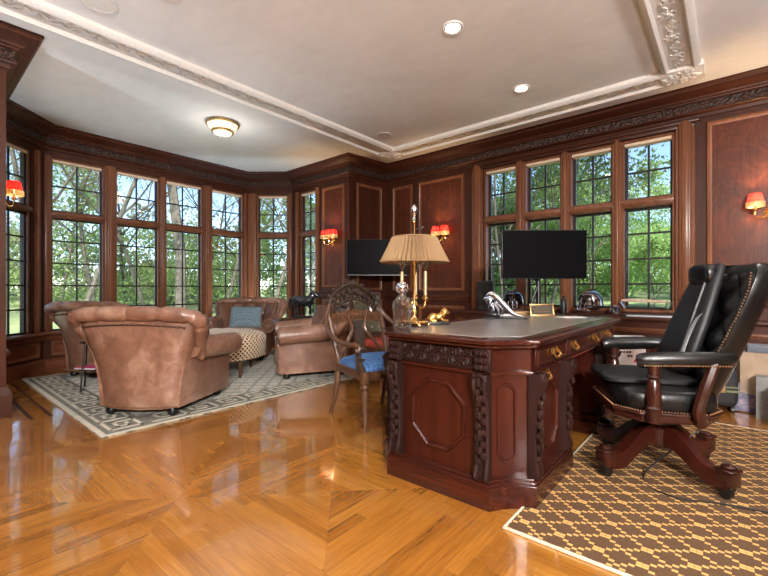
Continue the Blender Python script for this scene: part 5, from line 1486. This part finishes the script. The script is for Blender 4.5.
for px, d, rz, s in ((30, 14, .3, 1), (74, 12.5, 1.9, .95), (98, 19, 4, 1.1), (128, 22, 2.2, 1.05), (150, 17, 5.2, .9), (222, 18, .9, 1), (236, 24, 3.1, 1.1), (266, 16, 1.2, .9), (284, 20, 4.4, 1), (307, 17, 2.6, 1), (322, 22, .4, 1), (-40, 15, 2, 1), (205, 27, 4.1, 1.1), (60, 25, 5, 1.2)):
    src = tA if int(px) % 4 < 2 else tB_
    put(src, px, d, rz, s, LB, GB)
for px, d, rz, s in ((505, 15, 1, 1.0), (548, 17, 2, 1.1), (488, 20, 4, 1.2)):
    put(tE, px, d, rz, s, 'dark evergreen tree beyond the left part of the desk windows', 'evergreens beyond the desk windows')
for px, d, rz, s in ((594, 19, .4, .8), (622, 22, 1.7, .60), (655, 17, 2.9, .50), (688, 20, 4.5, .55), (575, 27, 5.5, 1.0), (530, 26, .8, 1.1), (650, 28, 3.3, .7), (720, 21, 1.1, .7)):
    put(tC if int(px) % 3 else tD, px, d, rz, s, LW, GW)
def mass(name, n, area, s, mat, label):
    rnd = random.Random(n); cards = []
    blobs = [area(rnd) for _ in range(220)]
    for _ in range(n):
        c, r = rnd.choice(blobs); v = Vector((rnd.gauss(0, 1), rnd.gauss(0, 1), rnd.gauss(0, 1))).normalized() * r * rnd.uniform(.6, 1.05)
        v.z *= .8; cards.append((c + v, s * rnd.uniform(.6, 1.4)))
    o = quads(name, cards, mat); tag(o, label, 'foliage', None, 'stuff'); return o
def bay_area(lo, hi, zlo, zhi, pa, pb, tall=False):
    def f(r):
        px = r.uniform(pa, pb); p = at_px(px, r.uniform(lo, hi)); k = 1.0 if (110 < px < 245 or px < 34 or not tall) else 1.8
        return Vector((p.x, p.y, gz(p.x, p.y) + k * r.uniform(zlo, zhi) * r.random() ** .3)), r.uniform(.6, 1.6)
    return f
mass('woodland_foliage', 60000, bay_area(27, 36, .2, 6.5, -150, 345, True), .14, M['leaf_wood'], 'hazy mixed woodland far beyond the bay windows')
mass('spring_foliage', 22000, bay_area(19, 29, .2, 4.6, -120, 345, True), .12, M['leaf_spring'], 'pale green undergrowth in front of the woodland beyond the bay')
mass('garden_foliage', 24000, bay_area(23, 32, .2, 5.0, 440, 800), .15, M['leaf_bright'], 'bright green bushes far beyond the windows behind the desk')
mass('evergreen_foliage', 14000, bay_area(24, 34, .2, 8.5, 440, 590), .15, M['leaf_dark'], 'dark green evergreens far beyond the left desk windows')

# ------------------------------------------------------------------ sky, sun, render settings
w = bpy.data.worlds.new('sky'); sc.world = w; w.use_nodes = True
nt = w.node_tree; bg = nt.nodes['Background']
sky = nt.nodes.new('ShaderNodeTexSky'); sky.sky_type = 'NISHITA'; sky.sun_disc = False
sky.sun_elevation = math.radians(48); sky.sun_rotation = math.radians(120); sky.altitude = 2500; sky.air_density = 1.0; sky.dust_density = .1; sky.ozone_density = 2.0
nt.links.new(sky.outputs[0], bg.inputs[0]); bg.inputs[1].default_value = SKY_STR
sun = bpy.data.lights.new('sun', 'SUN'); sun.energy = SUN_STR; sun.angle = math.radians(1.2); sun.color = (1, .95, .86)
so = bpy.data.objects.new('sun', sun); COL.objects.link(so); so.location = (6, -6, 12)
so.rotation_euler = Vector((-.55, .50, -1.05)).to_track_quat('-Z', 'Y').to_euler()

sc.view_settings.view_transform = 'Standard'; sc.view_settings.look = 'None'
sc.view_settings.exposure = EXPOSURE; sc.view_settings.gamma = 1.0; sc.view_settings.use_curve_mapping = False
cy = sc.cycles
cy.use_denoising = True
try: cy.denoiser = 'OPENIMAGEDENOISE'
except Exception: pass
cy.max_bounces = 10; cy.diffuse_bounces = 5; cy.glossy_bounces = 4; cy.transmission_bounces = 8; cy.transparent_max_bounces = 16
cy.sample_clamp_indirect = 6.0; cy.caustics_reflective = False; cy.caustics_refractive = False
